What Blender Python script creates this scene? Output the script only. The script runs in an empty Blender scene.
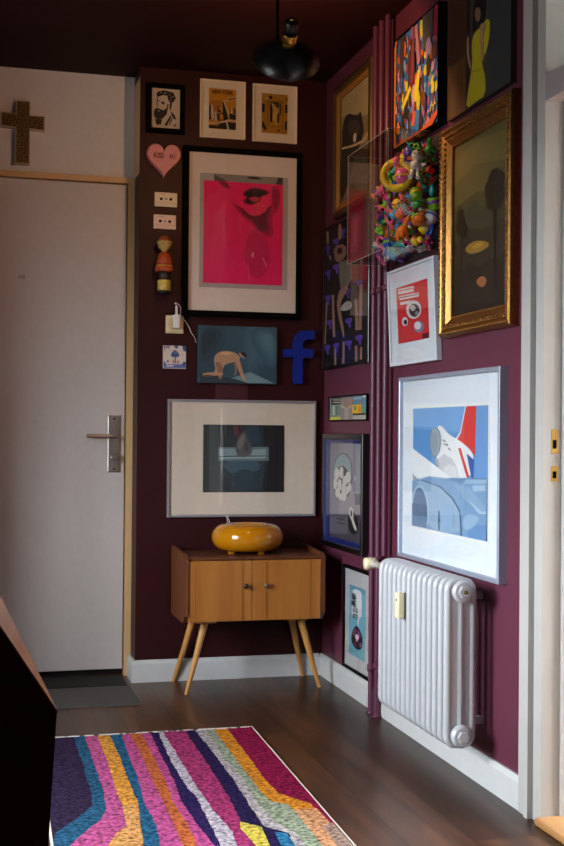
import bpy, bmesh, math, random
from mathutils import Vector, Matrix
random.seed(11)
sc = bpy.context.scene
COL = sc.collection
PI = math.pi

# ------------------------------------------------------------------ materials
def lin(h):
    h = h.lstrip('#')
    o = []
    for i in (0, 2, 4):
        c = int(h[i:i+2], 16) / 255
        o.append(c/12.92 if c <= .04045 else ((c+.055)/1.055)**2.4)
    return (*o, 1)
_M = {}
def M(hexc, rough=.6, metal=0, spec=.5, noise=.0, scale=30, bump=0, coat=0, trans=0, sheen=0):
    key = (hexc, rough, metal, spec, noise, scale, bump, coat, trans, sheen)
    if key in _M: return _M[key]
    m = bpy.data.materials.new('paint_%s' % hexc.strip('#')); m.use_nodes = True
    nt = m.node_tree; b = nt.nodes['Principled BSDF']
    b.inputs['Roughness'].default_value = rough
    b.inputs['Metallic'].default_value = metal
    b.inputs['Specular IOR Level'].default_value = spec
    b.inputs['Coat Weight'].default_value = coat
    b.inputs['Coat Roughness'].default_value = .06
    if trans: b.inputs['Transmission Weight'].default_value = trans
    if sheen: b.inputs['Sheen Weight'].default_value = sheen
    tc = nt.nodes.new('ShaderNodeTexCoord')
    nz = nt.nodes.new('ShaderNodeTexNoise'); nz.inputs['Scale'].default_value = scale; nz.inputs['Detail'].default_value = 5
    nt.links.new(tc.outputs['Object'], nz.inputs['Vector'])
    mp = nt.nodes.new('ShaderNodeMapRange')
    mp.inputs['From Min'].default_value = .3; mp.inputs['From Max'].default_value = .7
    n = max(noise, .03)
    mp.inputs['To Min'].default_value = 1-n; mp.inputs['To Max'].default_value = 1+n
    nt.links.new(nz.outputs['Fac'], mp.inputs['Value'])
    mx = nt.nodes.new('ShaderNodeVectorMath'); mx.operation = 'SCALE'
    mx.inputs[0].default_value = lin(hexc)[:3]
    nt.links.new(mp.outputs['Result'], mx.inputs['Scale'])
    nt.links.new(mx.outputs['Vector'], b.inputs['Base Color'])
    if bump:
        bp = nt.nodes.new('ShaderNodeBump'); bp.inputs['Strength'].default_value = bump; bp.inputs['Distance'].default_value = .002
        nt.links.new(nz.outputs['Fac'], bp.inputs['Height']); nt.links.new(bp.outputs['Normal'], b.inputs['Normal'])
    _M[key] = m
    return m

def ramp_mat(name, stops, scale=(3, 3, 3), detail=6, rough=.6, dist=0, metal=0, coat=0, kind='noise', bump=0, nscale=1.0):
    m = bpy.data.materials.new(name); m.use_nodes = True
    nt = m.node_tree; b = nt.nodes['Principled BSDF']
    b.inputs['Roughness'].default_value = rough; b.inputs['Metallic'].default_value = metal
    b.inputs['Coat Weight'].default_value = coat; b.inputs['Coat Roughness'].default_value = .1
    tc = nt.nodes.new('ShaderNodeTexCoord'); mp = nt.nodes.new('ShaderNodeMapping')
    mp.inputs['Scale'].default_value = scale
    nt.links.new(tc.outputs['Object'], mp.inputs['Vector'])
    if kind == 'noise':
        nz = nt.nodes.new('ShaderNodeTexNoise'); nz.inputs['Scale'].default_value = nscale; nz.inputs['Detail'].default_value = detail; nz.inputs['Distortion'].default_value = dist
        out = nz.outputs['Fac']
    else:
        nz = nt.nodes.new('ShaderNodeTexVoronoi'); nz.inputs['Scale'].default_value = nscale
        out = nz.outputs['Distance']
    nt.links.new(mp.outputs['Vector'], nz.inputs['Vector'])
    cr = nt.nodes.new('ShaderNodeValToRGB')
    el = cr.color_ramp.elements
    while len(el) > 1: el.remove(el[-1])
    el[0].position = stops[0][0]; el[0].color = lin(stops[0][1])
    for p, c in stops[1:]:
        e = el.new(p); e.color = lin(c)
    nt.links.new(out, cr.inputs['Fac']); nt.links.new(cr.outputs['Color'], b.inputs['Base Color'])
    if bump:
        bp = nt.nodes.new('ShaderNodeBump'); bp.inputs['Strength'].default_value = bump; bp.inputs['Distance'].default_value = .003
        nt.links.new(out, bp.inputs['Height']); nt.links.new(bp.outputs['Normal'], b.inputs['Normal'])
    return m

def glass_mat(name, tint='FFFFFF', ior=1.45, rough=.0):
    m = bpy.data.materials.new(name); m.use_nodes = True
    nt = m.node_tree; nt.nodes.clear()
    o = nt.nodes.new('ShaderNodeOutputMaterial'); mx = nt.nodes.new('ShaderNodeMixShader')
    t = nt.nodes.new('ShaderNodeBsdfTransparent'); g = nt.nodes.new('ShaderNodeBsdfGlossy'); f = nt.nodes.new('ShaderNodeLayerWeight')
    t.inputs['Color'].default_value = lin(tint); g.inputs['Roughness'].default_value = rough
    # Schlick reflectance, the same from both sides of the pane
    f.inputs['Blend'].default_value = .5
    pw = nt.nodes.new('ShaderNodeMath'); pw.operation = 'POWER'; pw.inputs[1].default_value = 5
    ma = nt.nodes.new('ShaderNodeMath'); ma.operation = 'MULTIPLY_ADD'; ma.inputs[1].default_value = .7; ma.inputs[2].default_value = (ior-1)**2/(ior+1)**2
    nt.links.new(f.outputs['Facing'], pw.inputs[0]); nt.links.new(pw.outputs[0], ma.inputs[0])
    nt.links.new(ma.outputs[0], mx.inputs['Fac']); nt.links.new(t.outputs[0], mx.inputs[1]); nt.links.new(g.outputs[0], mx.inputs[2])
    nt.links.new(mx.outputs[0], o.inputs['Surface'])
    return m
GLASS = glass_mat('picture_glass', 'FBFCFC', 1.38)
ACRYL = glass_mat('clear_acrylic', 'F4F6F6', 1.42)
WINGLASS = glass_mat('window_glass', 'FAFCFC', 1.3)

def wood(name, a, b_, c, axis='z', s=1.0, rough=.45, coat=.2):
    sc_ = {'x': (1.2, 22, 22), 'y': (22, 1.2, 22), 'z': (22, 22, 1.2)}[axis]
    return ramp_mat(name, [(.25, a), (.5, b_), (.75, c)], tuple(v*s for v in sc_), 8, rough, .6, coat=coat, bump=.05)

# ------------------------------------------------------------------ mesh builder
class MB:
    def __init__(s): s.v = []; s.f = []; s.mi = []; s.sm = []; s.mats = []
    def m(s, mat):
        if mat not in s.mats: s.mats.append(mat)
        return s.mats.index(mat)
    def add(s, vs, fs, mat, smooth=False, mtx=None):
        o = len(s.v)
        if mtx is not None: vs = [tuple(mtx @ Vector(v)) for v in vs]
        s.v += [tuple(v) for v in vs]
        i = s.m(mat)
        for f in fs: s.f.append([a+o for a in f]); s.mi.append(i); s.sm.append(smooth)
        return s
    def box(s, lo, hi, mat, mtx=None):
        x0, y0, z0 = lo; x1, y1, z1 = hi
        vs = [(x0,y0,z0),(x1,y0,z0),(x1,y1,z0),(x0,y1,z0),(x0,y0,z1),(x1,y0,z1),(x1,y1,z1),(x0,y1,z1)]
        return s.add(vs, [(0,3,2,1),(4,5,6,7),(0,1,5,4),(1,2,6,5),(2,3,7,6),(3,0,4,7)], mat, False, mtx)
    def bbox(s, lo, hi, r, mat, mtx=None, seg=2):
        bm = bmesh.new(); bmesh.ops.create_cube(bm, size=1)
        d = [hi[i]-lo[i] for i in range(3)]
        for v in bm.verts: v.co = Vector([lo[i] + (v.co[i]+.5)*d[i] for i in range(3)])
        bmesh.ops.bevel(bm, geom=bm.edges[:], offset=min(r, min(d)*.45), segments=seg, affect='EDGES', profile=.5)
        bm.verts.index_update()
        vs = [tuple(v.co) for v in bm.verts]; fs = [[v.index for v in f.verts] for f in bm.faces]
        bm.free()
        return s.add(vs, fs, mat, False, mtx)
    def prism(s, poly, y0, y1, mat, mtx=None, smooth=False):
        # poly in x,z ; extruded along y
        n = len(poly)
        a = sum(poly[i][0]*poly[(i+1)%n][1]-poly[(i+1)%n][0]*poly[i][1] for i in range(n))
        if a < 0: poly = poly[::-1]
        vs = [(x, y0, z) for x, z in poly] + [(x, y1, z) for x, z in poly]
        s.add(vs, [list(range(n)), list(range(2*n-1, n-1, -1))], mat, False, mtx)
        s.add(vs, [(i, n+i, n+(i+1)%n, (i+1)%n) for i in range(n)], mat, smooth, mtx)
        return s
    def zprism(s, poly, z0, z1, mat, mtx=None, mat_side=None):
        n = len(poly)
        a = sum(poly[i][0]*poly[(i+1)%n][1]-poly[(i+1)%n][0]*poly[i][1] for i in range(n))
        if a < 0: poly = poly[::-1]
        vs = [(x, y, z0) for x, y in poly] + [(x, y, z1) for x, y in poly]
        s.add(vs, [list(range(n-1, -1, -1)), list(range(n, 2*n))], mat, False, mtx)
        s.add(vs, [(i, (i+1)%n, n+(i+1)%n, n+i) for i in range(n)], mat_side or mat, False, mtx)
        return s
    def lathe(s, prof, mat, mtx=None, n=32, sx=1, sy=1, smooth=True, mats=None):
        vs = []
        for r, z in prof:
            for i in range(n):
                a = 2*PI*i/n; vs.append((r*math.cos(a)*sx, r*math.sin(a)*sy, z))
        for k in range(len(prof)-1):
            fs = [(k*n+i, k*n+(i+1)%n, (k+1)*n+(i+1)%n, (k+1)*n+i) for i in range(n)]
            if k == 0:
                o = len(s.v)
                s.add(vs, fs, mats[k] if mats else mat, smooth, mtx)
            else:
                i_ = s.m(mats[k] if mats else mat)
                for f in fs: s.f.append([a+o for a in f]); s.mi.append(i_); s.sm.append(smooth)
        for k, rev in ((0, True), (len(prof)-1, False)):
            if prof[k][0] > 1e-5:
                f = [o+k*n+i for i in range(n)]
                s.f.append(f[::-1] if rev else f); s.mi.append(s.m(mats[min(k, len(prof)-2)] if mats else mat)); s.sm.append(False)
        return s
    def ball(s, c, r, mat, mtx=None, n=14, sx=1, sy=1, sz=1):
        prof = [(max(1e-6, r*math.sin(PI*k/(n//2+1))), -r*math.cos(PI*k/(n//2+1))) for k in range(n//2+2)]
        T = Matrix.Translation(c) @ Matrix.Diagonal((sx, sy, sz, 1))
        return s.lathe([(p if 0 < k < len(prof)-1 else (1e-6, p[1])) for k, p in enumerate(prof)], mat, (mtx @ T) if mtx is not None else T, n)
    def tube(s, pts, r, mat, mtx=None, n=10, cap=True, r1=None):
        pts = [Vector(p) for p in pts]; vs = []; N = len(pts)
        up = None
        for i, p in enumerate(pts):
            t = (pts[min(i+1, N-1)] - pts[max(i-1, 0)]).normalized()
            if up is None:
                up = t.orthogonal().normalized()
            u = (up - t*up.dot(t)).normalized(); w = t.cross(u); up = u
            rr = r if r1 is None else r + (r1-r)*i/(N-1)
            for k in range(n):
                a = 2*PI*k/n; vs.append(tuple(p + u*rr*math.cos(a) + w*rr*math.sin(a)))
        fs = [(i*n+k, i*n+(k+1)%n, (i+1)*n+(k+1)%n, (i+1)*n+k) for i in range(N-1) for k in range(n)]
        s.add(vs, fs, mat, True, mtx)
        if cap:
            s.add(vs[:n], [list(range(n-1, -1, -1))], mat, False, mtx); s.add(vs[-n:], [list(range(n))], mat, False, mtx)
        return s
    def torus(s, R, r, mat, mtx=None, n=28, m=10):
        vs = []
        for i in range(n):
            a = 2*PI*i/n
            for k in range(m):
                b = 2*PI*k/m
                vs.append(((R+r*math.cos(b))*math.cos(a), (R+r*math.cos(b))*math.sin(a), r*math.sin(b)))
        fs = [(i*m+k, ((i+1)%n)*m+k, ((i+1)%n)*m+(k+1)%m, i*m+(k+1)%m) for i in range(n) for k in range(m)]
        return s.add(vs, fs, mat, True, mtx)
    def frame(s, W, H, prof, mat, mats=None):
        # prof: list of (inset, depth) swept round a W x H rectangle standing on z=0, mitred corners
        loops = []
        for a, d in prof:
            loops.append([(-W/2+a, -d, a), (W/2-a, -d, a), (W/2-a, -d, H-a), (-W/2+a, -d, H-a)])
        vs = [v for l in loops for v in l]
        for k in range(len(prof)-1):
            s.add([*loops[k], *loops[k+1]], [(i, (i+1)%4, 4+(i+1)%4, 4+i) for i in range(4)], mats[k] if mats else mat)
        s.add([*loops[-1], *loops[0]], [(i, (i+1)%4, 4+(i+1)%4, 4+i) for i in range(4)], mat)
        return s
    def build(s, name, parent=None):
        me = bpy.data.meshes.new(name); me.from_pydata(s.v, [], s.f)
        for m in s.mats: me.materials.append(m)
        me.polygons.foreach_set('material_index', s.mi); me.polygons.foreach_set('use_smooth', s.sm)
        me.update()
        o = bpy.data.objects.new(name, me); COL.objects.link(o)
        if parent: o.parent = parent
        return o

def tag(o, label, cat, group=None, kind=None):
    if label: o['label'] = label
    if cat: o['category'] = cat
    if group: o['group'] = group
    if kind: o['kind'] = kind
    return o
def thing(name, label, cat, loc=(0,0,0), rot=(0,0,0), group=None):
    o = bpy.data.objects.new(name, None); COL.objects.link(o); o.empty_display_size = .05
    o.location = loc; o.rotation_euler = rot
    return tag(o, label, cat, group)
def struct(mb, name, label=None, parent=None):
    o = mb.build(name, parent)
    if not parent: o['kind'] = 'structure'
    if label: o['label'] = label
    return o
def part(mb, name, parent, label=None):
    o = mb.build(name, parent)
    if label: o['label'] = label
    return o
def letters(body, size, mat, parent, loc, depth=.0006, rot=(PI/2, 0, 0), sx=1.0, align='CENTER', bold=0, name='lettering'):
    cu = bpy.data.curves.new('lettering_curve', 'FONT'); cu.body = body; cu.size = size; cu.extrude = depth
    cu.align_x = align; cu.align_y = 'CENTER'; cu.offset = bold; cu.space_line = .85
    tmp = bpy.data.objects.new('tmp_lettering', cu); COL.objects.link(tmp)
    bpy.context.view_layer.update()
    me = bpy.data.meshes.new_from_object(tmp.evaluated_get(bpy.context.evaluated_depsgraph_get()))
    bpy.data.objects.remove(tmp); bpy.data.curves.remove(cu)
    R = Matrix.Translation(loc) @ (Matrix.Rotation(rot[2], 4, 'Z') @ Matrix.Rotation(rot[1], 4, 'Y') @ Matrix.Rotation(rot[0], 4, 'X')) @ Matrix.Diagonal((sx, 1, 1, 1))
    me.transform(R); me.materials.clear(); me.materials.append(mat)
    o = bpy.data.objects.new(name, me); COL.objects.link(o); o.parent = parent
    return o

# ------------------------------------------------------------------ camera (50 mm lens, eye height 1.11 m)
yaw, pitch, roll, F = .25712, .008305, .008572, 1215.0
fw = Vector((math.sin(yaw)*math.cos(pitch), math.cos(yaw)*math.cos(pitch), math.sin(pitch)))
r0 = Vector((math.cos(yaw), -math.sin(yaw), 0)); u0 = r0.cross(fw)
rt = r0*math.cos(roll) + u0*math.sin(roll); up = -r0*math.sin(roll) + u0*math.cos(roll)
cd = bpy.data.cameras.new('camera'); cam = bpy.data.objects.new('camera', cd); COL.objects.link(cam)
cd.sensor_fit = 'VERTICAL'; cd.sensor_height = 36; cd.lens = F/846*36; cd.clip_start = .05
mt = Matrix((rt, up, -fw)).transposed().to_4x4(); mt.translation = Vector((-1.62, -5.397, 1.1132))
cam.matrix_world = mt
sc.camera = cam

# ------------------------------------------------------------------ palette
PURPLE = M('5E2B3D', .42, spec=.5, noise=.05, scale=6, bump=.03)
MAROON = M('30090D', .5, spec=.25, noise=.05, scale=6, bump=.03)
CEIL = M('220508', .7, spec=.15, noise=.05, scale=5)
WHITE = M('DEDBD8', .5, noise=.02)
CREAM_LIT = M('D9B27E', .45, noise=.02)  # cream paint with the amber of the warm light put into its colour
BASE = M('C9C8C7', .4, noise=.02)
OFFW = M('D8D3CC', .55)
BLACK = M('040404', .8, spec=.08); DARK = M('17120F', .45)

# floor : dark oak planks running along Y
def floor_mat():
    m = bpy.data.materials.new('dark_oak_planks'); m.use_nodes = True; nt = m.node_tree; b = nt.nodes['Principled BSDF']
    tc = nt.nodes.new('ShaderNodeTexCoord'); mp = nt.nodes.new('ShaderNodeMapping'); mp.inputs['Rotation'].default_value = (0, 0, PI/2)
    mp.inputs['Location'].default_value = (.3, .06, 0)
    nt.links.new(tc.outputs['Object'], mp.inputs['Vector'])
    br = nt.nodes.new('ShaderNodeTexBrick'); br.inputs['Scale'].default_value = 1; br.inputs['Brick Width'].default_value = 1.3; br.inputs['Row Height'].default_value = .19
    br.inputs['Mortar Size'].default_value = .0022; br.inputs['Color1'].default_value = lin('372216'); br.inputs['Color2'].default_value = lin('5A3B29')
    br.inputs['Mortar'].default_value = lin('1C110C'); br.offset = .37
    nt.links.new(mp.outputs['Vector'], br.inputs['Vector'])
    m2 = nt.nodes.new('ShaderNodeMapping'); m2.inputs['Scale'].default_value = (9, .9, 1)
    nt.links.new(tc.outputs['Object'], m2.inputs['Vector'])
    nz = nt.nodes.new('ShaderNodeTexNoise'); nz.inputs['Scale'].default_value = 1.6; nz.inputs['Detail'].default_value = 9; nz.inputs['Distortion'].default_value = .8; nz.inputs['Roughness'].default_value = .65
    nt.links.new(m2.outputs['Vector'], nz.inputs['Vector'])
    cr = nt.nodes.new('ShaderNodeValToRGB'); cr.color_ramp.elements[0].position = .3; cr.color_ramp.elements[0].color = (.30, .26, .24, 1)
    cr.color_ramp.elements[1].position = .72; cr.color_ramp.elements[1].color = (1.5, 1.4, 1.3, 1)
    nt.links.new(nz.outputs['Fac'], cr.inputs['Fac'])
    mx = nt.nodes.new('ShaderNodeMix'); mx.data_type = 'RGBA'; mx.blend_type = 'MULTIPLY'; mx.inputs['Factor'].default_value = 1
    nt.links.new(br.outputs['Color'], mx.inputs['A']); nt.links.new(cr.outputs['Color'], mx.inputs['B'])
    nt.links.new(mx.outputs['Result'], b.inputs['Base Color'])
    b.inputs['Roughness'].default_value = .33; b.inputs['Specular IOR Level'].default_value = .32
    bp = nt.nodes.new('ShaderNodeBump'); bp.inputs['Strength'].default_value = .12; bp.inputs['Distance'].default_value = .002
    nt.links.new(nz.outputs['Fac'], bp.inputs['Height']); nt.links.new(bp.outputs['Normal'], b.inputs['Normal'])
    return m
XL, YN, ZC = -2.95, -7.0, 2.745      # left wall, wall behind the camera, ceiling height
REC = .18                            # depth of the entrance-door recess
XC = -.868                           # corner where the recess starts
struct(MB().box((XL-.2, YN-.2, -.1), (.2, .5, 0), floor_mat()), 'floor')
struct(MB().box((XL-.2, YN-.2, ZC), (.2, .5, ZC+.1), CEIL), 'ceiling')
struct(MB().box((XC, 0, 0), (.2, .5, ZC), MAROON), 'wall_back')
# recess return: white above the door with warm light painted in, maroon below
w = MB().box((XL-.2, REC, 2.27), (XC, .5, ZC), WHITE).box((XL-.2, REC+.03, 0), (XC, .5, 2.27), WHITE)
w.box((XC-.0015, .004, 2.27), (XC, REC, 2.70), CREAM_LIT)
struct(w, 'wall_door')
# right wall with the doorway to the next room
D0, D1, DH, TB0, TB1, TT = -2.215, -3.1, 2.075, 2.075, 2.15, 2.62
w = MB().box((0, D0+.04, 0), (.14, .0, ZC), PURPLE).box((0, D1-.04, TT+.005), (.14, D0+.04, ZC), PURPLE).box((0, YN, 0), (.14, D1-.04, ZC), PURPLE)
struct(w, 'wall_right')
# left wall with the window that lights the room
WY0, WY1, WZ0, WZ1 = -3.1, -1.6, .8, 2.3
LW = M('5C2539', .6)
w = MB().box((XL-.45, WY1, 0), (XL, .5, ZC), LW).box((XL-.45, YN, 0), (XL, WY0, ZC), LW)
w.box((XL-.45, WY0, 0), (XL, WY1, WZ0), LW).box((XL-.45, WY0, WZ1), (XL, WY1, ZC), LW)
w.box((XL, -.95, 0), (-2.1, .18, ZC), LW)  # unseen stub added to keep window light off the door and back wall
struct(w, 'wall_left_and_blocker')
struct(MB().box((XL-.2, YN-.2, 0), (.2, YN, ZC), LW), 'wall_front')
def window_unit(name, y0, y1, z0, z1, x, side=1):
    o = MB()
    t = .05
    for lo, hi in (((x-.03, y0, z0), (x+.03, y1, z0+t)), ((x-.03, y0, z1-t), (x+.03, y1, z1)), ((x-.03, y0, z0+t), (x+.03, y0+t, z1-t)), ((x-.03, y1-t, z0+t), (x+.03, y1, z1-t)),
                   ((x-.025, (y0+y1)/2-.03, z0+t), (x+.025, (y0+y1)/2+.03, z1-t))):
        o.box(lo, hi, WHITE)
    o = struct(o, name)
    part(MB().box((x-.003, y0+t, z0+t), (x+.003, y1-t, z1-t), WINGLASS), 'window_pane', o)
    return o
window_unit('window_1', WY0, WY1, WZ0, WZ1, XL-.38)

# next room beyond the doorway
NR = M('ECECEC', .6)
w = MB().box((.14, -5.0, -.1), (2.4, .6, 0), M('C8996A', .4, noise=.1, scale=9))
struct(w, 'floor_2')
struct(MB().box((.14, -5.0, ZC), (2.4, .6, ZC+.1), NR), 'ceiling_2')
w = MB().box((.142, -1.2, 0), (2.4, -1.0, ZC), NR).box((.142, -5.0, 0), (2.4, -4.8, ZC), NR)
w.box((.142, -4.8, 0), (.16, D1-.08, ZC), NR).box((.142, D0+.08, 0), (.16, -1.2, ZC), NR)
struct(w, 'wall_next_room')
w = MB().box((2.2, -4.8, 0), (2.4, -1.2, .8), NR).box((2.2, -4.8, 2.1), (2.4, -1.2, ZC), NR).box((2.2, -4.8, .8), (2.4, -4.0, 2.1), NR).box((2.2, -2.2, .8), (2.4, -1.2, 2.1), NR)
struct(w, 'wall_far_side')
window_unit('window_2', -4.0, -2.2, .8, 2.1, 2.3)

# baseboards (with a sloping top edge)
def base_prof(p0, p1, nrm, h=.098, t=.016):
    # sweep of the board section along p0->p1, nrm = direction off the wall
    p0, p1, nrm = Vector(p0), Vector(p1), Vector(nrm)
    sec = [(0, 0), (t, 0), (t, h-.016), (t*.45, h), (0, h)]
    vs = [tuple(p0 + nrm*a + Vector((0, 0, b))) for a, b in sec] + [tuple(p1 + nrm*a + Vector((0, 0, b))) for a, b in sec]
    n = len(sec)
    return vs, [list(range(n)), list(range(2*n-1, n-1, -1))] + [(i, n+i, n+(i+1)%n, (i+1)%n) for i in range(n)]
def baseboard(name, segs):
    o = MB()
    for a, b, n in segs:
        vs, fs = base_prof(a, b, n); o.add(vs, fs, BASE)
    return struct(o, name)
baseboard('baseboard_back', [((XC-.016, 0, 0), (-.016, 0, 0), (0, -1, 0)), ((XC, 0, 0), (XC, REC-.03, 0), (-1, 0, 0))])
baseboard('baseboard_right', [((0, 0, 0), (0, -2.09, 0), (-1, 0, 0)), ((0, D1-.13, 0), (0, YN, 0), (-1, 0, 0))])
baseboard('baseboard_left', [((XL, YN, 0), (XL, -.95, 0), (1, 0, 0)), ((XL, -.95, 0), (-2.1, -.95, 0), (0, -1, 0)), ((-2.1, -.95, 0), (-2.1, REC, 0), (1, 0, 0))])  # also runs round the added light-blocking stub

# right doorway: casing, lining, transom
JMB = M('B4B1AE', .45, noise=.03, scale=12)
o = MB()
def casing(y0, y1, sgn):
    # moulded casing: two steps
    o.box((-.018, min(y0, y0+sgn*.05), 0), (.001, max(y0, y0+sgn*.05), TT+.09), JMB)
    o.box((-.026, min(y0+sgn*.05, y1), 0), (.001, max(y0+sgn*.05, y1), TT+.09), JMB)
casing(-2.09, -2.165, -1); casing(D1-.125, D1-.05, 1)
o.box((-.022, D1-.05, TT+.01), (.001, D0+.05, TT+.09), JMB)
struct(o, 'trim_1')
o = MB()
o.box((-.008, D0, 0), (.15, D0+.05, TT+.01), JMB)      # lining, near the corner
o.box((-.008, D1-.05, 0), (.15, D1, TT+.01), JMB)
o.box((-.008, D1, TT-.04), (.15, D0, TT+.01), JMB)
o.box((-.008, D1, TB0), (.13, D0, TB1), M('A79CA0', .45))  # transom rail
o.box((.05, D0-.014, 0), (.15, D0, TB0), JMB)             # door stop
lining = struct(o, 'trim_2')
part(MB().box((.055, D1, TB1), (.061, D0, TT-.04), WINGLASS), 'transom_pane', lining)
o = MB().box((.018, D0-.0012, 1.06), (.040, D0, 1.13), M('9B7A42', .35, metal=1)).box((.022, D0-.0018, 1.075), (.034, D0-.001, 1.10), BLACK)
part(o, 'strike_plate', lining, 'brass strike plate')
o = MB().box((.018, D0-.0012, .98), (.040, D0, 1.025), M('9B7A42', .35, metal=1)).box((.022, D0-.0018, .99), (.034, D0-.001, 1.01), BLACK)
part(o, 'strike_plate', lining, 'brass strike plate')
o = MB().bbox((-.03, D1, 0), (.16, D0, .022), .006, wood('threshold_oak', '9A6A3C', 'B58350', 'C89660', 'y'))
struct(o, 'trim_3')

# ------------------------------------------------------------------ entrance door in the recess
DOORW = M('D0C9C5', .4, noise=.015)
door = struct(MB().bbox((-1.83, REC-.012, .03), (-.902, REC+.028, 2.245), .003, DOORW), 'door_1', 'flat off-white entrance door')
o = MB()
o.box((-.897, REC-.03, 0), (XC, REC+.03, 2.275), CREAM_LIT).box((-.885, REC-.036, 0), (XC, REC-.03, 2.275), CREAM_LIT)
o.box((-1.87, REC-.03, 2.25), (-.897, REC+.03, 2.275), CREAM_LIT).box((-1.87, REC-.03, 0), (-1.835, REC+.03, 2.25), CREAM_LIT)
o.box((-.902, REC+.029, 0), (-.897, REC+.03, 2.25), DARK).box((-1.835, REC+.029, 0), (-.897, REC+.0295, .03), DARK)
part(o, 'door_frame', door, 'cream door frame with warm light in its colour')
STEEL = M('B9B4AE', .35, metal=1)
o = MB().bbox((-.979, REC-.020, .928), (-.922, REC-.012, 1.189), .003, STEEL)
o.lathe([(.005, 0), (.005, .002)], DARK, Matrix.Translation((-.95, REC-.0205, 1.172)) @ Matrix.Rotation(PI/2, 4, 'X'), 10)
o.lathe([(.005, 0), (.005, .002)], DARK, Matrix.Translation((-.95, REC-.0205, .943)) @ Matrix.Rotation(PI/2, 4, 'X'), 10)
plate = part(o, 'handle_plate', door, 'brushed steel handle plate')
o = MB().lathe([(.012, 0), (.012, .035)], STEEL, Matrix.Translation((-.95, REC-.02, 1.092)) @ Matrix.Rotation(PI/2, 4, 'X'), 16)
o.tube([(-.945, REC-.055, 1.092), (-.965, REC-.062, 1.092), (-1.078, REC-.062, 1.092)], .0095, STEEL, n=12)
part(o, 'door_handle', door, 'steel lever handle')
o = MB().lathe([(.014, 0), (.016, .006), (.016, .03), (.012, .034)], STEEL, Matrix.Translation((-.95, REC-.02, .996)) @ Matrix.Rotation(PI/2, 4, 'X'), 18)
part(o, 'lock_knob', door, 'round steel lock knob')
o = MB().lathe([(.009, 0), (.009, .005), (.005, .006)], STEEL, Matrix.Translation((-1.362, REC-.012, 1.803)) @ Matrix.Rotation(PI/2, 4, 'X'), 16)
o.bbox((-1.385, REC-.018, 1.797), (-1.374, REC-.012, 1.808), .002, STEEL)
part(o, 'peephole', door)

# ------------------------------------------------------------------ pictures
# local frame of every hung thing: x right, z up, -y out of the wall, origin at bottom centre on the wall
def hang(name, label, cat, wall, c, z0, group=None, tilt=0):
    if wall == 'back': return thing(name, label, cat, (c, 0, z0), (tilt, 0, 0), group)
    o = thing(name, label, cat, (0, c, z0), (0, 0, 0), group)
    o.rotation_euler = (tilt, 0, -PI/2)
    return o
def Q(TL, TR, BR, BL):
    def f(x, y):
        v = .5
        for _ in range(6):
            xl = BL[0]+(TL[0]-BL[0])*v; xr = BR[0]+(TR[0]-BR[0])*v
            u = (x-xl)/(xr-xl)
            yt = TL[1]+(TR[1]-TL[1])*u; yb = BL[1]+(BR[1]-BL[1])*u
            v = (yb-y)/(yb-yt)
        return (min(1, max(0, u)), min(1, max(0, v)))
    return f
def ell(cx, cy, rx, ry, n=22, rot=0):
    return [(cx+rx*math.cos(2*PI*i/n)*math.cos(rot)-ry*math.sin(2*PI*i/n)*math.sin(rot), cy+rx*math.cos(2*PI*i/n)*math.sin(rot)+ry*math.sin(2*PI*i/n)*math.cos(rot)) for i in range(n)]
def rct(x0, y0, x1, y1): return [(x0, y0), (x1, y0), (x1, y1), (x0, y1)]
def line(p, q, w, w2=None):
    w2 = w if w2 is None else w2
    dx, dy = q[0]-p[0], q[1]-p[1]; L = math.hypot(dx, dy) or 1; nx, ny = -dy/L, dx/L
    return [(p[0]+nx*w, p[1]+ny*w), (q[0]+nx*w2, q[1]+ny*w2), (q[0]-nx*w2, q[1]-ny*w2), (p[0]-nx*w, p[1]-ny*w)]
def smooth_poly(P, it=2):
    for _ in range(it):
        R = []
        for i in range(len(P)):
            a, b = P[i], P[(i+1)%len(P)]
            R += [(a[0]*.75+b[0]*.25, a[1]*.75+b[1]*.25), (a[0]*.25+b[0]*.75, a[1]*.25+b[1]*.75)]
        P = R
    return P
def blob(cx, cy, rx, ry, k=9, j=.35, rnd=random):
    P = [(cx+rx*(1+rnd.uniform(-j, j))*math.cos(2*PI*i/k), cy+ry*(1+rnd.uniform(-j, j))*math.sin(2*PI*i/k)) for i in range(k)]
    return [(min(1, max(0, x)), min(1, max(0, y))) for x, y in smooth_poly(P)]
def print_mesh(x0, x1, z0, z1, y, base, polys, th=.0012, q=None, rough=.7, step=.00012):
    # a printed sheet: slab plus thin printed shapes; polys = [(hex or material, points)] in 0..1
    o = MB().box((x0, y-th, z0), (x1, y, z1), base if not isinstance(base, str) else M(base, rough))
    k = 1
    for c, P in polys:
        m = M(c, rough) if isinstance(c, str) else c
        if q: P = [q(*p) for p in P]
        P = [(x0+(x1-x0)*min(1, max(0, u)), z0+(z1-z0)*min(1, max(0, v))) for u, v in P]
        n = len(P); a = sum(P[i][0]*P[(i+1)%n][1]-P[(i+1)%n][0]*P[i][1] for i in range(n))
        if abs(a) < 1e-8: continue
        if a < 0: P = P[::-1]
        # drop coincident neighbours
        P2 = [p for i, p in enumerate(P) if math.hypot(p[0]-P[i-1][0], p[1]-P[i-1][1]) > 1e-6]
        if len(P2) < 3: continue
        yy = y-th-step*k; k += 1
        o.add([(px, yy, pz) for px, pz in P2], [list(range(len(P2)))], m)
    return o
def flat_frame(W, H, wd, dep, mat, lip=.004):
    return MB().frame(W, H, [(0, 0), (0, dep-.0015), (.0015, dep), (wd-.0015, dep), (wd, dep-.0015), (wd, lip)], mat)
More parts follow.
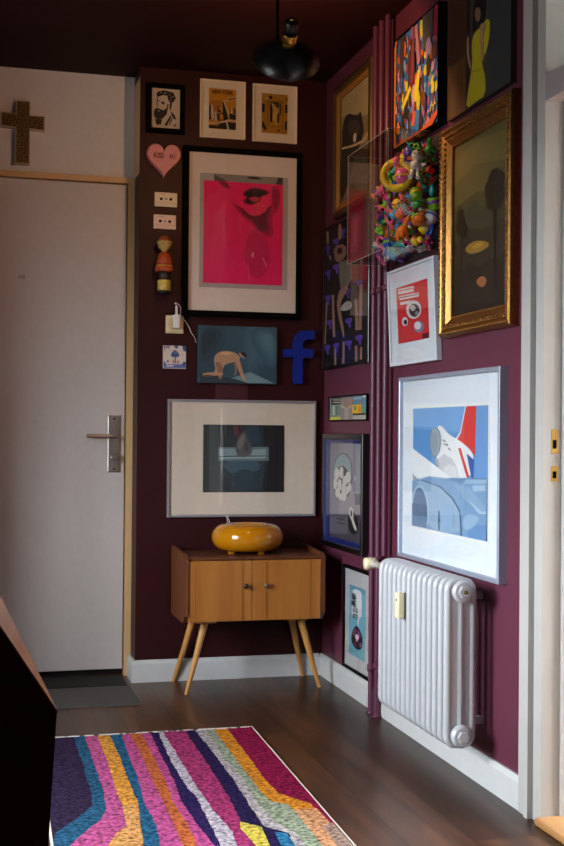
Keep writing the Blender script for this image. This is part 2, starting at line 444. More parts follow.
def picture(t, W, H, dep, fw_, fmat, mat_board, art, base, polys, q=None, glass=True, frame_label=None, inset=None, mat_col=None, artname='print'):
    """art = (x0,x1,z0,z1) local; mat_board: hex of passe-partout"""
    part(flat_frame(W, H, fw_, dep, fmat), 'frame', t, frame_label)
    ins = inset if inset is not None else dep-.009
    if mat_board:
        part(MB().box((-W/2+fw_*.7, -ins, fw_*.7), (W/2-fw_*.7, -.003, H-fw_*.7), M(mat_board, .75)), 'mat_board', t)
    pr = part(print_mesh(art[0], art[1], art[2], art[3], -ins-.0003 if mat_board else -ins+.001, base, polys, q=q), artname, t)
    if glass:
        part(MB().box((-W/2+fw_*.8, -ins-.0075, fw_*.8), (W/2-fw_*.8, -ins-.0055, H-fw_*.8), GLASS), 'glass_pane', t)
    return pr

def shade(P, cols, c, f):
    # nested shapes, from the lightest tone outward
    out = []
    for i, col in enumerate(cols):
        s = 1-i*f
        out.append((col, smooth_poly([(c[0]+(x-c[0])*s, c[1]+(y-c[1])*s) for x, y in P])))
    return out
# --- 1 bearded man ---------------------------------------------------------
t = hang('framed_print', 'small black framed ink portrait of a bearded man, beside the white door wall', 'picture', 'back', -.7545, 2.45)
q = Q((88,137),(398,165),(392,605),(85,585))
K = '15110F'
bd = [(K, [(140,225),(155,195),(185,188),(210,180),(260,190),(320,205),(348,262),(330,300),(305,320),(285,315),(268,290),(255,240),(215,232),(165,250),(150,245)]),
      (K, [(135,370),(118,400),(113,450),(130,482),(165,492),(205,490),(250,440),(272,330),(258,330),(250,375),(215,398),(170,378)]),
      ('C7A084', [(150,398),(175,400),(182,408),(160,408)]),
      (K, [(185,300),(205,308),(225,305),(228,330),(212,335),(195,322)]), (K, [(160,290),(180,292),(178,300),(160,298)]),
      (K, [(150,248),(140,330),(150,365),(158,365),(150,330),(160,250)]),
      (K, [(285,320),(305,320),(300,370),(285,400),(278,380)]),
      (K, [(125,490),(205,495),(195,525),(185,560),(170,545),(160,560),(140,550)]), (K, [(288,405),(330,445),(352,500),(320,490),(300,450)]),
      (K, [(290,450),(300,470),(250,570),(225,560)]), (K, [(345,545),(350,560),(325,575),(318,566)]), (K, [(300,480),(312,490),(282,560),(270,560)])]
for a, b in ((190,205),(225,210),(280,235),(300,260),(320,250),(240,215),(290,290)):
    bd.append(('B79F8C', [(a-8,b),(a+6,b-8),(a+10,b-2),(a-4,b+6)]))
picture(t, .172, .222, .022, .022, BLACK, None, (-.066, .066, .022, .206), 'D9C4AC', bd, q, frame_label=None, inset=.012)

# --- 2 / 3 yellow posters ---------------------------------------------------
THINW = M('EEDCC4', .5)
t = hang('framed_print', 'yellow skyline poster lettered NEW YORK in a wide cream mount', 'picture', 'back', -.493, 2.447)
q = Q((147,130),(420,158),(420,560),(145,543))
Y1, Dk = 'D08A16', '1D1612'
ny = [('B8720F', [(147,250),(290,262),(230,460),(147,470)]),
      ('E3C489', [(310,262),(340,240),(400,225),(412,238),(360,262),(318,268)]), (Dk, [(330,252),(410,230),(412,238),(350,262)]),
      ('D8C3A6', [(288,262),(305,262),(350,400),(345,450),(330,455)]), (Dk, [(282,285),(292,270),(335,400),(345,455),(300,465),(285,360)]),
      (Dk, [(147,300),(165,310),(175,450),(147,455)]), ('CDB9A2', [(168,300),(185,310),(200,440),(175,460),(165,400)]),
      ('CDB9A2', [(205,370),(222,380),(228,475),(205,470)]), (Dk, [(230,330),(240,310),(262,345),(265,380),(240,380)]), ('E0B080', [(235,320),(262,345),(255,360)]),
      (Dk, [(225,400),(290,380),(300,460),(240,470)]), (Y1, [(250,405),(285,395),(295,450),(258,460)]),
      (Dk, [(355,300),(370,380),(360,385)]), ('D8C3A6', [(370,310),(385,390),(365,390)]), (Dk, [(395,350),(410,330),(418,400),(398,400)]),
      (Dk, [(350,390),(420,410),(420,460),(355,450)]), ('D8C3A6', [(147,480),(240,490),(330,455),(420,465),(420,475),(335,470),(250,500),(147,495)]),
      (Dk, [(147,512),(330,480),(420,490),(420,558),(147,542)]), ('D8C3A6', [(315,470),(330,470),(352,555),(335,555)]), (Y1, [(160,500),(250,505),(240,515),(160,510)])]
W, H = .21, .264
pr = picture(t, W, H, .014, .006, THINW, 'EEDCC4', (-.064, .061, .042, .225), Y1, ny, q)
letters('NEW YORK', .023, M('4A1F0C', .7), pr, (-.0025, -.0085, .208), .0002, sx=.82, bold=.0006)
t = hang('framed_print', 'ochre print of a figure in a gateway in a cream mount, nearest the corner', 'picture', 'back', -.249, 2.445)
q = Q((178,180),(440,208),(432,610),(168,585))
yp = [('8A5A12', [(230,240),(245,240),(240,520),(225,520)]), ('8A5A12', [(385,260),(395,260),(392,570),(380,570)]), ('8A5A12', [(205,255),(212,255),(205,560),(198,560)]),
      ('5E3A0E', [(240,262),(400,275),(400,282),(240,270)]), ('8A5A12', [(230,515),(385,528),(385,538),(228,525)]),
      (Dk, [(258,275),(285,278),(280,485),(256,480)]), (Dk, [(280,275),(352,282),(352,335),(285,330)]), (Dk, [(335,395),(355,395),(350,490),(330,485)]), (Dk, [(358,285),(372,287),(370,410),(356,408)]),
      (Dk, [(175,285),(205,290),(200,380),(172,375)]), (Dk, [(415,305),(438,305),(436,395),(412,390)]), (Dk, [(172,460),(190,480),(225,550),(200,560),(170,520)]), (Dk, [(412,480),(434,470),(432,570),(405,560)]),
      (Dk, smooth_poly([(245,215),(265,205),(285,220),(280,245),(255,250)])), (Dk, [(425,235),(440,235),(440,275),(425,265)]),
      ('C9A04A', [(300,300),(325,305),(322,350),(345,352),(330,420),(326,520),(312,520),(305,450),(290,460),(295,350),(270,290),(280,285)]), ('6B4A1A', smooth_poly([(300,295),(322,292),(322,325),(305,325)])),
      ('D8C8B8', [(215,230),(240,235),(235,245),(215,240)]), ('5E3A0E', smooth_poly([(330,560),(350,555),(360,570),(345,585),(330,580)])), ('5E3A0E', smooth_poly([(195,545),(225,548),(225,562),(200,560)])),
      ('E2B64C', [(290,380),(310,395),(300,470),(285,470)])]
picture(t, .21, .264, .014, .006, THINW, 'EEDCC4', (-.062, .059, .042, .223), 'B57C18', yp, q)

# --- pink lips ---------------------------------------------------------------
t = hang('framed_print', 'large black framed pink print of lips and chin in a wide mount', 'picture', 'back', -.3975, 1.638)
q = Q((85,170),(453,187),(453,660),(85,650))
P0 = 'F8146A'
pk = []
# jaw shadow
pk += shade([(215,260),(250,300),(300,335),(350,330),(400,290),(430,240),(415,300),(400,360),(415,430),(350,440),(320,380),(270,345),(225,300)], ['CF1155', 'B50F4B', '920C3D', '6E0A2F'], (330,345), .13)
pk += shade([(150,172),(190,172),(215,215),(180,205),(160,190)], ['C01552', '8A1040'], (180,188), .3)
pk += shade([(395,190),(440,195),(438,300),(405,330),(400,260)], ['CB1155', 'A50E47'], (420,250), .25)
pk += shade([(258,235),(290,205),(330,200),(395,218),(380,235),(345,245),(350,265),(310,285),(275,280),(262,262),(290,250)], ['8E0B3C', '5E0828', '36061A'], (310,240), .12)
pk += [('D01A5E', smooth_poly([(285,248),(340,243),(345,262),(310,270)])), ('2B0613', smooth_poly([(270,238),(320,232),(385,224),(340,240),(300,246)]))]
pk += shade([(300,395),(345,400),(385,440),(400,560),(340,640),(290,600),(270,500)], ['DE125C', 'D81460'], (335,510), .2)
pk += [('F7A0B8', ell(313,518,5,12)), ('F0608C', line((360,530),(380,575),4)), ('F0507F', line((290,560),(300,640),2))]
prt = picture(t, .55, .762, .034, .024, BLACK, 'ECDCD2', (-.1995, .2105, .13, .645), 'B9AEA8', [], None, inset=.018)
o = print_mesh(-.1825, .1865, .15, .612, -.0198, P0, pk, th=.0004, q=q)
part(o, 'print_image', prt)
o = print_mesh(-.135, .185, .612, .645, -.0199, '958E8B', [('5E5856', [(0,.9),(.1,.4),(.2,.0),(.0,.0)]), ('2B2726', smooth_poly([(.45,.75),(.6,.95),(.72,.6),(.55,.5)])), ('4A4442', [(.9,0),(1,0),(1,1),(.93,1)])], th=.0002)
part(o, 'print_top', prt)

# --- heart ----------------------------------------------------------------------
t = hang('heart_plaque', 'pink candy heart wall plaque lettered KISS ME', 'wall ornament', 'back', -.762, 2.246)
P = []
for i in range(60):
    a = 2*PI*i/60
    x = 16*math.sin(a)**3; y = 13*math.cos(a)-5*math.cos(2*a)-2*math.cos(3*a)-math.cos(4*a)
    P.append((x/32.6*.158, .078+(y/28.5)*.152))
zc = min(p[1] for p in P); P = [(x*.998, z-zc) for x, z in P]
o = MB(); PK = M('D98A8C', .5)
cx, cz = 0, .085
def scaled(f): return [(cx+(x-cx)*f, cz+(z-cz)*f) for x, z in P]
rings = [(1.0, 0), (1.0, -.02), (.975, -.026), (.93, -.03)]
n = len(P); vs = []
for f, y in rings: vs += [(x, y, z) for x, z in scaled(f)]
o.add(vs, [(k*n+i, (k+1)*n+i, (k+1)*n+(i+1)%n, k*n+(i+1)%n) for k in range(3) for i in range(n)], PK, True)
o.add([(x, -.03, z) for x, z in scaled(.93)], [list(range(n))], PK)
part(o, 'heart_body', t)
letters('KISS', .035, M('3A1216', .6), t, (-.026, -.0305, .098), .0004, sx=.72, bold=.0004)
letters('ME', .035, M('A86468', .6), t, (.038, -.0305, .098), .0004, sx=.72, bold=.0002)

# --- cassettes -------------------------------------------------------------------
for c, z0, colr, lab in ((-.7495, 2.121, 'E3D3B4', 'cream cassette tape on the wall under the pink heart'), (-.7535, 2.021, 'E6C7B4', 'pinkish cassette tape on the wall above the wooden doll')):
    t = hang('cassette_tape', lab, 'cassette', 'back', c, z0, 'cassettes on the purple wall')
    part(MB().bbox((-.051, -.012, 0), (.051, 0, .065), .003, M(colr, .45)), 'cassette_shell', t)
    o = MB()
    for sx in (-.0215, .0215):
        T = Matrix.Translation((sx, -.012, .035)) @ Matrix.Rotation(PI/2, 4, 'X')
        part(MB().lathe([(.0065, 0), (.0065, .0008)], BLACK, T, 16), 'reel', t, 'dark reel hole')
    part(MB().box((-.045, -.0126, .0175), (.045, -.0118, .0185), M('A58F78', .6)).box((-.006, -.0128, .032), (.006, -.0118, .038), M('9A8670', .6)).box((-.03, -.0128, .054), (-.005, -.0118, .056), M('8A7666', .6)), 'tape_label', t)

# --- wooden doll --------------------------------------------------------------------
t = hang('wooden_doll', 'hanging painted wooden doll with an orange skirt and hat', 'doll', 'back', -.7595, 1.727)
T = Matrix.Translation((0, -.042, 0))
RD, YL = M('A8481C', .4, coat=.3, noise=.25, scale=80), M('C79A3E', .4, coat=.3)
part(MB().lathe([(.030, 0), (.031, .008), (.030, .014)], DARK, T, 24), 'stand', t)
part(MB().lathe([(.029, .014), (.030, .02), (.030, .058), (.026, .062)], M('C9B050', .4, coat=.3, noise=.2, scale=60), T, 24), 'boots', t)
part(MB().lathe([(.022, .062), (.022, .100)], M('3A3036', .4, coat=.3), T, 24), 'trousers', t)
o = MB().lathe([(.036, .098), (.041, .104), (.037, .122)], M('B5501E', .4, noise=.3, scale=60), T, 24)
o.lathe([(.0385, .120), (.039, .124), (.037, .127)], YL, T, 24)
o.lathe([(.037, .126), (.034, .150), (.027, .178), (.016, .186)], RD, T, 24)
part(o, 'coat', t, 'orange flared coat with a zigzag hem')
o = MB().lathe([(.010, .184), (.012, .192), (.026, .205), (.033, .226), (.034, .234), (.026, .236)], M('C9A860', .4, coat=.3), T, 24)
for sx in (-.011, .011): o.ball((sx, -.042-.029, .222), .003, DARK)
part(o, 'head', t)
part(MB().lathe([(.027, .234), (.025, .245), (.017, .255), (.006, .260), (1e-6, .261)], M('9C4516', .4, coat=.3), T, 24), 'hat', t)
for z in (.05, .15): part(MB().box((-.006, -.03, z), (.006, 0, z+.01), DARK), 'wall_hook', t)

# --- socket + charger + tile ------------------------------------------------------------
t = hang('wall_socket', 'square cream wall socket with the charger plugged in', 'socket', 'back', -.7045, 1.556)
o = MB().bbox((-.0405, -.009, 0), (.0405, 0, .081), .004, M('DCCBA0', .4))
part(o, 'cover_plate', t)
o = MB().lathe([(.026, 0), (.026, .004), (.022, .004), (.021, .002)], M('C8B488', .4), Matrix.Translation((-.006, -.009, .044)) @ Matrix.Rotation(PI/2, 4, 'X'), 24)
part(o, 'socket_ring', t)
PW = M('E6E4E4', .35)
t = hang('charger', 'white plug-in charger with its thin cable in the wall socket', 'charger', 'back', -.70, 1.577)
part(MB().bbox((-.0155, -.047, 0), (.0135, -.0091, .061), .004, PW), 'charger_body', t)
part(MB().tube([(0, -.03, .061), (-.001, -.03, .090), (-.001, -.03, .098)], .0055, PW, n=12), 'cable_plug', t)
pts = []
ctrl = [(-.001, -.03, .098), (-.004, -.03, .108), (-.009, -.03, .113), (.000, -.03, .112), (.012, -.03, .103), (.0185, -.028, .09), (.0195, -.02, .07), (.022, -.013, .055), (.034, -.012, .046), (.058, -.012, .012), (.0705, -.012, -.016), (.086, -.006, -.035), (.095, -.005, -.06)]
def spline(C, k=6):
    out = []; n = len(C)
    for i in range(n-1):
        p0, p1, p2, p3 = (Vector(C[max(i-1, 0)]), Vector(C[i]), Vector(C[i+1]), Vector(C[min(i+2, n-1)]))
        for j in range(k):
            s = j/k
            out.append(.5*((2*p1)+(-p0+p2)*s+(2*p0-5*p1+4*p2-p3)*s*s+(-p0+3*p1-3*p2+p3)*s**3))
    out.append(Vector(C[-1])); return out
part(MB().tube(spline(ctrl), .0018, PW, n=8), 'cable', t)

t = hang('ceramic_tile', 'small square blue and white tile painted with a tree', 'tile', 'back', -.704, 1.398)
q = Q((80,537),(328,542),(328,778),(80,778))
B1, B2 = '3E4F86', '5B6EA8'
tl = [(B1, smooth_poly([(160,645),(175,610),(205,578),(235,600),(262,640),(240,660),(215,655),(190,662)])), (B2, smooth_poly([(190,605),(215,590),(235,615),(210,630)])), (B1, rct(208,655,220,720)),
      ('B8764A', [(180,690),(200,688),(205,725),(185,722)]), ('B8764A', [(228,700),(250,690),(255,722),(232,725)]), (B2, [(90,735),(325,730),(325,770),(90,772)]), ('D8C8C0', [(120,745),(200,742),(190,755),(120,758)]),
      (B1, [(285,540),(328,542),(328,600),(300,595)]), (B1, [(200,540),(245,541),(235,570),(208,565)]), (B1, [(88,700),(110,720),(105,745),(85,745)]), (B1, [(300,700),(325,710),(325,745),(285,745)]),
      (B1, [(120,700),(135,690),(145,705),(128,720)]), ('B86A5A', [(285,625),(300,625),(295,640)]), (B2, [(155,585),(168,582),(165,592)])]
for a in range(4): tl.append((B1, [(88+a*17,545),(100+a*17,540),(96+a*16,562+8*(a%2)),(90+a*14,570)]))
for a in range(3): tl.append((B1, [(90,560+a*14),(108,562+a*14),(96,572+a*14)]))
t2 = print_mesh(-.052, .052, 0, .103, 0, M('D9CBBE', .15, coat=.6), tl, th=.008, q=q, rough=.3)
part(t2, 'tile_face', t)

# --- crouching figure on canvas ------------------------------------------------------------
TEAL = ramp_mat('painted_teal_canvas', [(.3, '1E3440'), (.5, '2F5060'), (.72, '557584')], (3.2, 3, 4.5), 8, .55, .4)
t = hang('canvas_painting', 'unframed teal canvas painting of a crouching nude figure', 'painting', 'back', -.417, 1.336)
q = Q((165,82),(423,92),(418,283),(160,272))
SK, SS, SD = 'B0896A', '8A6650', '5A4236'
cr = [*shade([(330,92),(423,92),(420,235),(380,215),(340,150)], ['35576A', '3E6070', '466A78', '4E7280'], (395,130), .2), *shade([(165,82),(260,86),(250,150),(200,230),(162,250)], ['2A4552', '243B48', '1E333F'], (185,120), .25), ('6B8B92', [(260,262),(330,240),(410,280),(320,276)]),
      ('24363E', [(165,240),(280,262),(330,280),(165,272)]),
      (SK, smooth_poly([(212,190),(225,172),(255,167),(285,175),(300,190),(292,205),(265,208),(245,215),(240,232),(232,250),(205,245),(218,230),(213,210)])),
      (SS, smooth_poly([(214,205),(232,205),(242,225),(238,262),(226,262),(224,235)])),
      (SK, smooth_poly([(170,243),(200,238),(240,240),(242,250),(205,250),(178,252)])), (SD, smooth_poly([(170,246),(210,248),(208,254),(175,253)])),
      (SK, smooth_poly([(280,185),(294,188),(300,215),(308,245),(318,268),(308,270),(296,245),(286,215)])), (SS, smooth_poly([(275,205),(284,205),(290,230),(282,252),(276,250),(282,230)])),
      (SK, smooth_poly([(292,175),(305,172),(318,182),(315,195),(302,192)])), ('1E1714', smooth_poly([(296,176),(308,171),(320,182),(318,192),(310,190),(305,182)])), ('C9A080', smooth_poly([(225,176),(255,170),(278,178),(250,184)]))]
o = print_mesh(-.1815, .1815, 0, .259, 0, TEAL, cr, th=.028, q=q)
part(o, 'canvas', t)

# --- blue letter --------------------------------------------------------------------------
t = hang('letter_ornament', 'thick blue lowercase letter f hanging near the wall corner', 'wall ornament', 'back', -.13, 1.341)
f_px = [(480,278),(480,190),(447,190),(447,163),(478,163),(480,130),(488,112),(505,100),(545,98),(545,128),(518,130),(508,138),(507,160),(542,162),(540,190),(507,192),(507,278)]
P = [((x-495.5)/98*.144, (278-y)/180*.246) for x, y in f_px]
part(MB().prism(P, -.032, 0, M('0A2488', .35, coat=.3)), 'letter_body', t)

# --- silver frame -------------------------------------------------------------------------
SILV = M('A9A6AC', .35, metal=.6)
t = hang('framed_print', 'wide silver framed dark photograph above the wooden cabinet', 'picture', 'back', -.3875, .732)
q = Q((53,50),(508,67),(497,437),(45,433))
sv = [('11181C', [(53,50),(150,52),(140,435),(45,433)]), ('2E3A40', [(85,52),(140,54),(135,434),(80,434)]), ('0A0C10', [(385,62),(508,67),(497,437),(380,436)]), ('20303A', [(290,60),(365,62),(360,160),(290,180)]),
      ('1E2B33', [(130,260),(410,260),(370,420),(205,415),(140,330)]), ('36505A', smooth_poly([(140,255),(380,258),(350,330),(270,300),(200,340)])),
      ('5E7276', [(132,180),(415,185),(415,262),(132,258)]), ('7E9092', [(140,190),(240,190),(235,228),(140,230)]), ('87989A', [(310,200),(400,195),(400,232),(320,232)]), ('93A4A4', [(150,236),(400,238),(400,248),(150,247)]),
      ('3A4A50', [(140,230),(410,232),(410,237),(140,236)]), ('5A2A2C', [(220,60),(245,62),(250,110),(240,130),(225,110)]),
      ('4A4642', smooth_poly([(292,78),(290,130),(325,190),(320,220),(265,245),(230,215),(228,165),(250,115)])), ('6E6660', smooth_poly([(285,95),(280,150),(255,200),(240,190),(245,140)])), ('2E2A2A', smooth_poly([(290,140),(310,190),(285,215),(272,190)]))]
picture(t, .69, .53, .02, .011, SILV, 'DAC8B6', (-.183, .195, .111, .417), '141C22', sv, q, frame_label='thin silver frame')
t = hang('cover_plate', 'flat purple painted cover plate on the wall above the silver frame', 'cover plate', 'back', -.44, 1.262)
part(MB().box((-.075, -.006, 0), (.075, 0, .075), M('40121C', .5)), 'plate_face', t)

# --- right wall -------------------------------------------------------------------------
# painting of a dark animal in an old gold frame
t = hang('framed_painting', 'old gilt framed brown painting of a dark eared animal by the wall corner', 'painting', 'right', -.4625, 2.069)
OG = M('4E3A1C', .45, metal=.5, noise=.25, scale=60)
OG2 = M('C08A3E', .35, metal=.7)
part(MB().frame(.52, .585, [(0, 0), (0, .02), (.006, .03), (.02, .034), (.032, .022), (.040, .026), (.044, .026), (.058, .014), (.058, .006)], OG, [OG, OG, OG, OG, OG2, OG2, OG2, OG]), 'frame', t, 'gilt moulded frame')
q = Q((125,215),(245,120),(247,635),(125,700))
bg = ramp_mat('old_painting_ground', [(.3, '5A4A30'), (.5, '7A6844'), (.7, '8E7A52')], (4, 4, 5), 8, .6, .3)
an = [('A08A5E', [(125,215),(245,120),(246,300),(125,330)]), ('8A7650', [(125,300),(170,290),(160,430),(125,440)]),
      ('1E1610', smooth_poly([(140,300),(160,285),(175,295),(195,300),(207,280),(213,330),(220,370),(215,400),(205,430),(190,480),(178,540),(160,600),(140,660),(127,690),(126,560),(128,440),(130,350)], 2)),
      ('3A2C1E', smooth_poly([(150,330),(175,315),(200,325),(205,370),(185,400),(160,380)])), ('C9B48C', smooth_poly([(178,385),(190,375),(190,410),(182,425),(176,410)])),
      ('B59E70', [(130,438),(175,430),(215,415),(240,370),(246,375),(222,425),(178,440),(132,446)]), ('5A4A34', smooth_poly([(190,450),(245,420),(246,560),(180,620),(170,560)])), ('6E5C3E', [(180,610),(246,560),(247,635),(150,685)])]
part(print_mesh(-.205, .205, .055, .53, -.008, bg, an, q=q), 'painted_panel', t)

# fashion collage
t = hang('framed_print', 'black glossy collage of long legged figures and purple brush shapes', 'picture', 'right', -.352, 1.405)
q = Q((60,60),(312,-20),(312,762),(62,775))
PU, LG = '5B3FA8', 'A07A6A'
fa = []
for x, y in ((72,150),(78,280),(125,120),(128,255),(80,410),(92,540),(78,670),(135,665),(205,660),(262,640),(265,520),(258,350),(262,225),(205,545),(195,390),(165,75)):
    w_, h_ = 20, 34
    fa.append((PU, smooth_poly([(x-w_,y-10),(x,y-14),(x+w_,y-12),(x+w_-2,y+8),(x+8,y+14),(x+14,y+h_),(x+2,y+h_+8),(x-3,y+12),(x-w_,y+8)], 1)))
for a in (((75,430),(66,650),5),((112,400),(122,620),7),((128,680),(132,770),6),((180,650),(178,765),6),((245,440),(252,600),8),((272,370),(268,600),8),((248,680),(250,760),7),((275,690),(274,755),6),((75,60),(80,130),8),((92,190),(98,215),6)):
    fa.append((LG, line(*a)))
fa += [('74201F', [(210,225),(300,200),(300,345),(225,350)]), ('7E1A3C', [(205,0),(272,-20),(268,190),(208,215)]), ('B8426E', smooth_poly([(225,20),(255,30),(245,90),(250,160),(225,150),(232,80)])),
       ('7A746C', [(150,235),(220,225),(222,330),(205,365),(160,370),(150,300)]), (LG, smooth_poly([(145,30),(160,30),(165,90),(160,120),(140,110)])), ('8A6858', smooth_poly([(115,160),(145,140),(190,150),(195,200),(160,235),(130,230),(120,195)])),
       ('1A1416', smooth_poly([(135,160),(165,158),(170,190),(140,195)])), (LG, smooth_poly([(160,370),(200,360),(205,385),(165,430),(160,480),(185,600),(182,640),(170,600),(140,480),(140,420)])),
       ('B5AFAA', smooth_poly([(160,470),(195,440),(225,450),(222,490),(165,492)]))]
FRB = M('080709', .3, coat=.25)
picture(t, .655, .65, .018, .012, FRB, None, (-.317, .317, .01, .64), '0E0A10', fa, q, inset=.010)

# small collage
t = hang('framed_print', 'small dark framed city collage with yellow shapes above the box frame', 'picture', 'right', -.378, 1.168)
q = Q((45,128),(475,98),(472,400),(45,402))
sm = [('141014', [(60,132),(320,118),(320,205),(60,215)]), ('C8C0B0', line((80,150),(170,145),3)), ('A8A098', line((90,165),(180,160),3)), ('C8BCA8', line((85,185),(175,185),5)),
      ('6E8078', [(50,215),(180,210),(180,350),(50,360)]), ('A8B0A0', [(80,220),(110,220),(110,340),(85,345)]), ('4E6A60', [(120,230),(140,230),(140,340),(122,340)]), ('C9C038', [(50,368),(180,362),(180,392),(50,398)]),
      ('8A7A74', [(180,130),(320,125),(320,400),(180,400)]), ('A0806A', line((190,150),(230,240),8)), ('B07050', line((320,150),(270,250),8)), ('D0C8A8', line((180,225),(230,255),5)), ('C8A070', line((310,230),(270,260),6)), ('9A948E', [(230,250),(275,250),(275,400),(225,400)]),
      ('5C7A8C', [(325,115),(472,105),(472,215),(325,225)]), ('D0D4D0', [(435,110),(465,108),(465,130),(435,130)]), ('88A0A8', [(330,130),(420,125),(420,150),(330,155)]),
      ('D8A818', [(320,222),(420,215),(420,325),(320,325)]), ('5E6A68', [(335,235),(360,232),(362,280),(338,285)]), ('B88A10', [(385,240),(415,238),(415,310),(385,310)]), ('2A2018', [(325,325),(460,322),(460,345),(325,348)]), ('A8A498', [(325,350),(472,345),(472,398),(325,400)]), ('4E8E90', [(430,220),(470,215),(470,320),(432,320)])]
picture(t, .535, .112, .012, .006, BLACK, None, (-.262, .262, .005, .107), '8E8A84', sm, q, glass=False, inset=.007)

# box frame with bowl of eggs
t = hang('framed_print', 'deep black and blue box frame holding a grey print of a bowl of eggs', 'picture', 'right', -.372, .609)
part(MB().frame(.572, .504, [(0, 0), (0, .030), (.002, .032), (.022, .032), (.024, .030), (.024, .004)], FRB), 'frame', t, 'deep black frame')
part(MB().frame(.524, .456, [(0, .004), (0, .0295), (.006, .012), (.018, .009), (.018, .004)], M('12226A', .5)), 'inner_mount', t, 'blue inner mount')
o_ = COL.objects[-1]; o_.location = (0, 0, .024)
q = Q((62,95),(258,100),(258,770),(62,720))
LN = '9A8E98'
bw = [('827A84', [(62,95),(120,97),(120,740),(62,720)]), ('A8A0A8', [(205,100),(258,100),(258,430),(210,430)]), ('5E5660', [(205,430),(258,428),(258,500),(210,505)]), ('4A424C', [(62,575),(258,565),(258,770),(62,720)]), ('6A626C', [(62,590),(170,585),(170,700),(62,700)]),
      ('23202A', smooth_poly([(130,160),(165,172),(190,225),(195,330),(185,420),(150,480),(110,470),(82,400),(76,290),(95,205)])), ('8FA0A4', smooth_poly([(130,166),(163,178),(186,228),(190,330),(180,420),(148,474),(112,464),(86,398),(80,290),(98,208)])),
      ('241E26', smooth_poly([(130,240),(165,270),(185,340),(180,430),(140,480),(105,450),(88,370),(95,290)]))]
for x, y, rx, ry in ((105,305,15,38),(132,295,13,40),(170,325,15,38),(152,350,14,34),(96,370,12,38),(122,375,13,38),(145,400,14,36),(180,390,10,30),(112,430,14,32),(148,450,16,34),(128,455,10,24),(165,410,12,28)):
    bw.append(('D8D0C8', ell(x, y, rx, ry, 16)))
for x0, y0, rx, ry in ((132,295,13,40),(122,375,13,38),(145,400,14,36)): bw.append(('241E26', line((x0+rx, y0-ry*.6), (x0+rx+1, y0+ry*.6), 1.2)))
bw += [('0E0C10', smooth_poly([(185,540),(215,560),(230,620),(225,690),(205,705),(182,680),(172,620)])), ('DCD2C6', smooth_poly([(178,540),(190,515),(202,530),(203,575),(205,610),(222,660),(220,678),(208,665),(195,610),(182,585)])), ('2A2226', smooth_poly([(186,545),(194,535),(198,560),(196,585),(188,580)])),
       ('1E1A22', line((105,600),(155,605),3)), ('1E1A22', line((108,625),(155,635),3)), ('E8E4E8', ell(249,400,6,30)), ('C8C4CC', ell(211,330,4,18))]
part(print_mesh(-.244, .244, .040, .464, -.006, LN, bw, q=q), 'print', t)
part(MB().box((-.262, -.027, .026), (.262, -.025, .478), GLASS), 'glass_pane', t)

# speech bubble poster
t = hang('framed_print', 'black framed teal poster with a white speech bubble low in the corner', 'picture', 'right', -.535, .107)
q = Q((60,140),(177,185),(175,718),(60,660))
bb = [('5E98AC', [(60,140),(177,185),(177,225),(60,180)]), ('E4E4EC', smooth_poly([(78,215),(85,185),(105,178),(140,190),(152,215),(153,370),(145,392),(128,390),(85,378),(78,350)], 1)), ('E4E4EC', [(115,382),(138,386),(128,455),(124,455)]),
      ('1E1218', smooth_poly([(108,452),(118,450),(140,480),(160,540),(158,600),(148,630),(110,628),(90,600),(75,560),(82,500),(98,465)])), ('7A3868', smooth_poly([(90,500),(105,470),(118,480),(108,520),(92,530)])), ('8A4A78', smooth_poly([(120,475),(138,500),(150,545),(130,530)])),
      ('6A2E5C', smooth_poly([(90,560),(112,580),(118,615),(100,610)])), ('9A5A88', smooth_poly([(140,575),(155,580),(150,615),(138,605)])), ('E8C8D8', smooth_poly([(105,530),(118,510),(135,530),(132,555),(115,560)])), ('C88AA8', smooth_poly([(112,555),(130,558),(125,572),(114,568)])),
      ('4E88A0', line((122,630),(122,690),2.5)), ('6AA8B8', [(60,600),(110,640),(110,680),(60,655)])]
pr = picture(t, .36, .44, .016, .012, BLACK, 'C0BABC', (-.106, .106, .066, .362), '6FAEC0', bb, q)
LT = M('18121A', .7)
letters('EIN\nMAL', .034, LT, pr, (-.034, -.0125, .302), .0002, sx=1.0, bold=.0012)
letters('ALLES', .028, LT, pr, (-.014, -.0125, .262), .0002, sx=.9, bold=.0005)
letters('BITTE', .028, LT, pr, (-.012, -.0125, .236), .0002, sx=.9, bold=.0005)

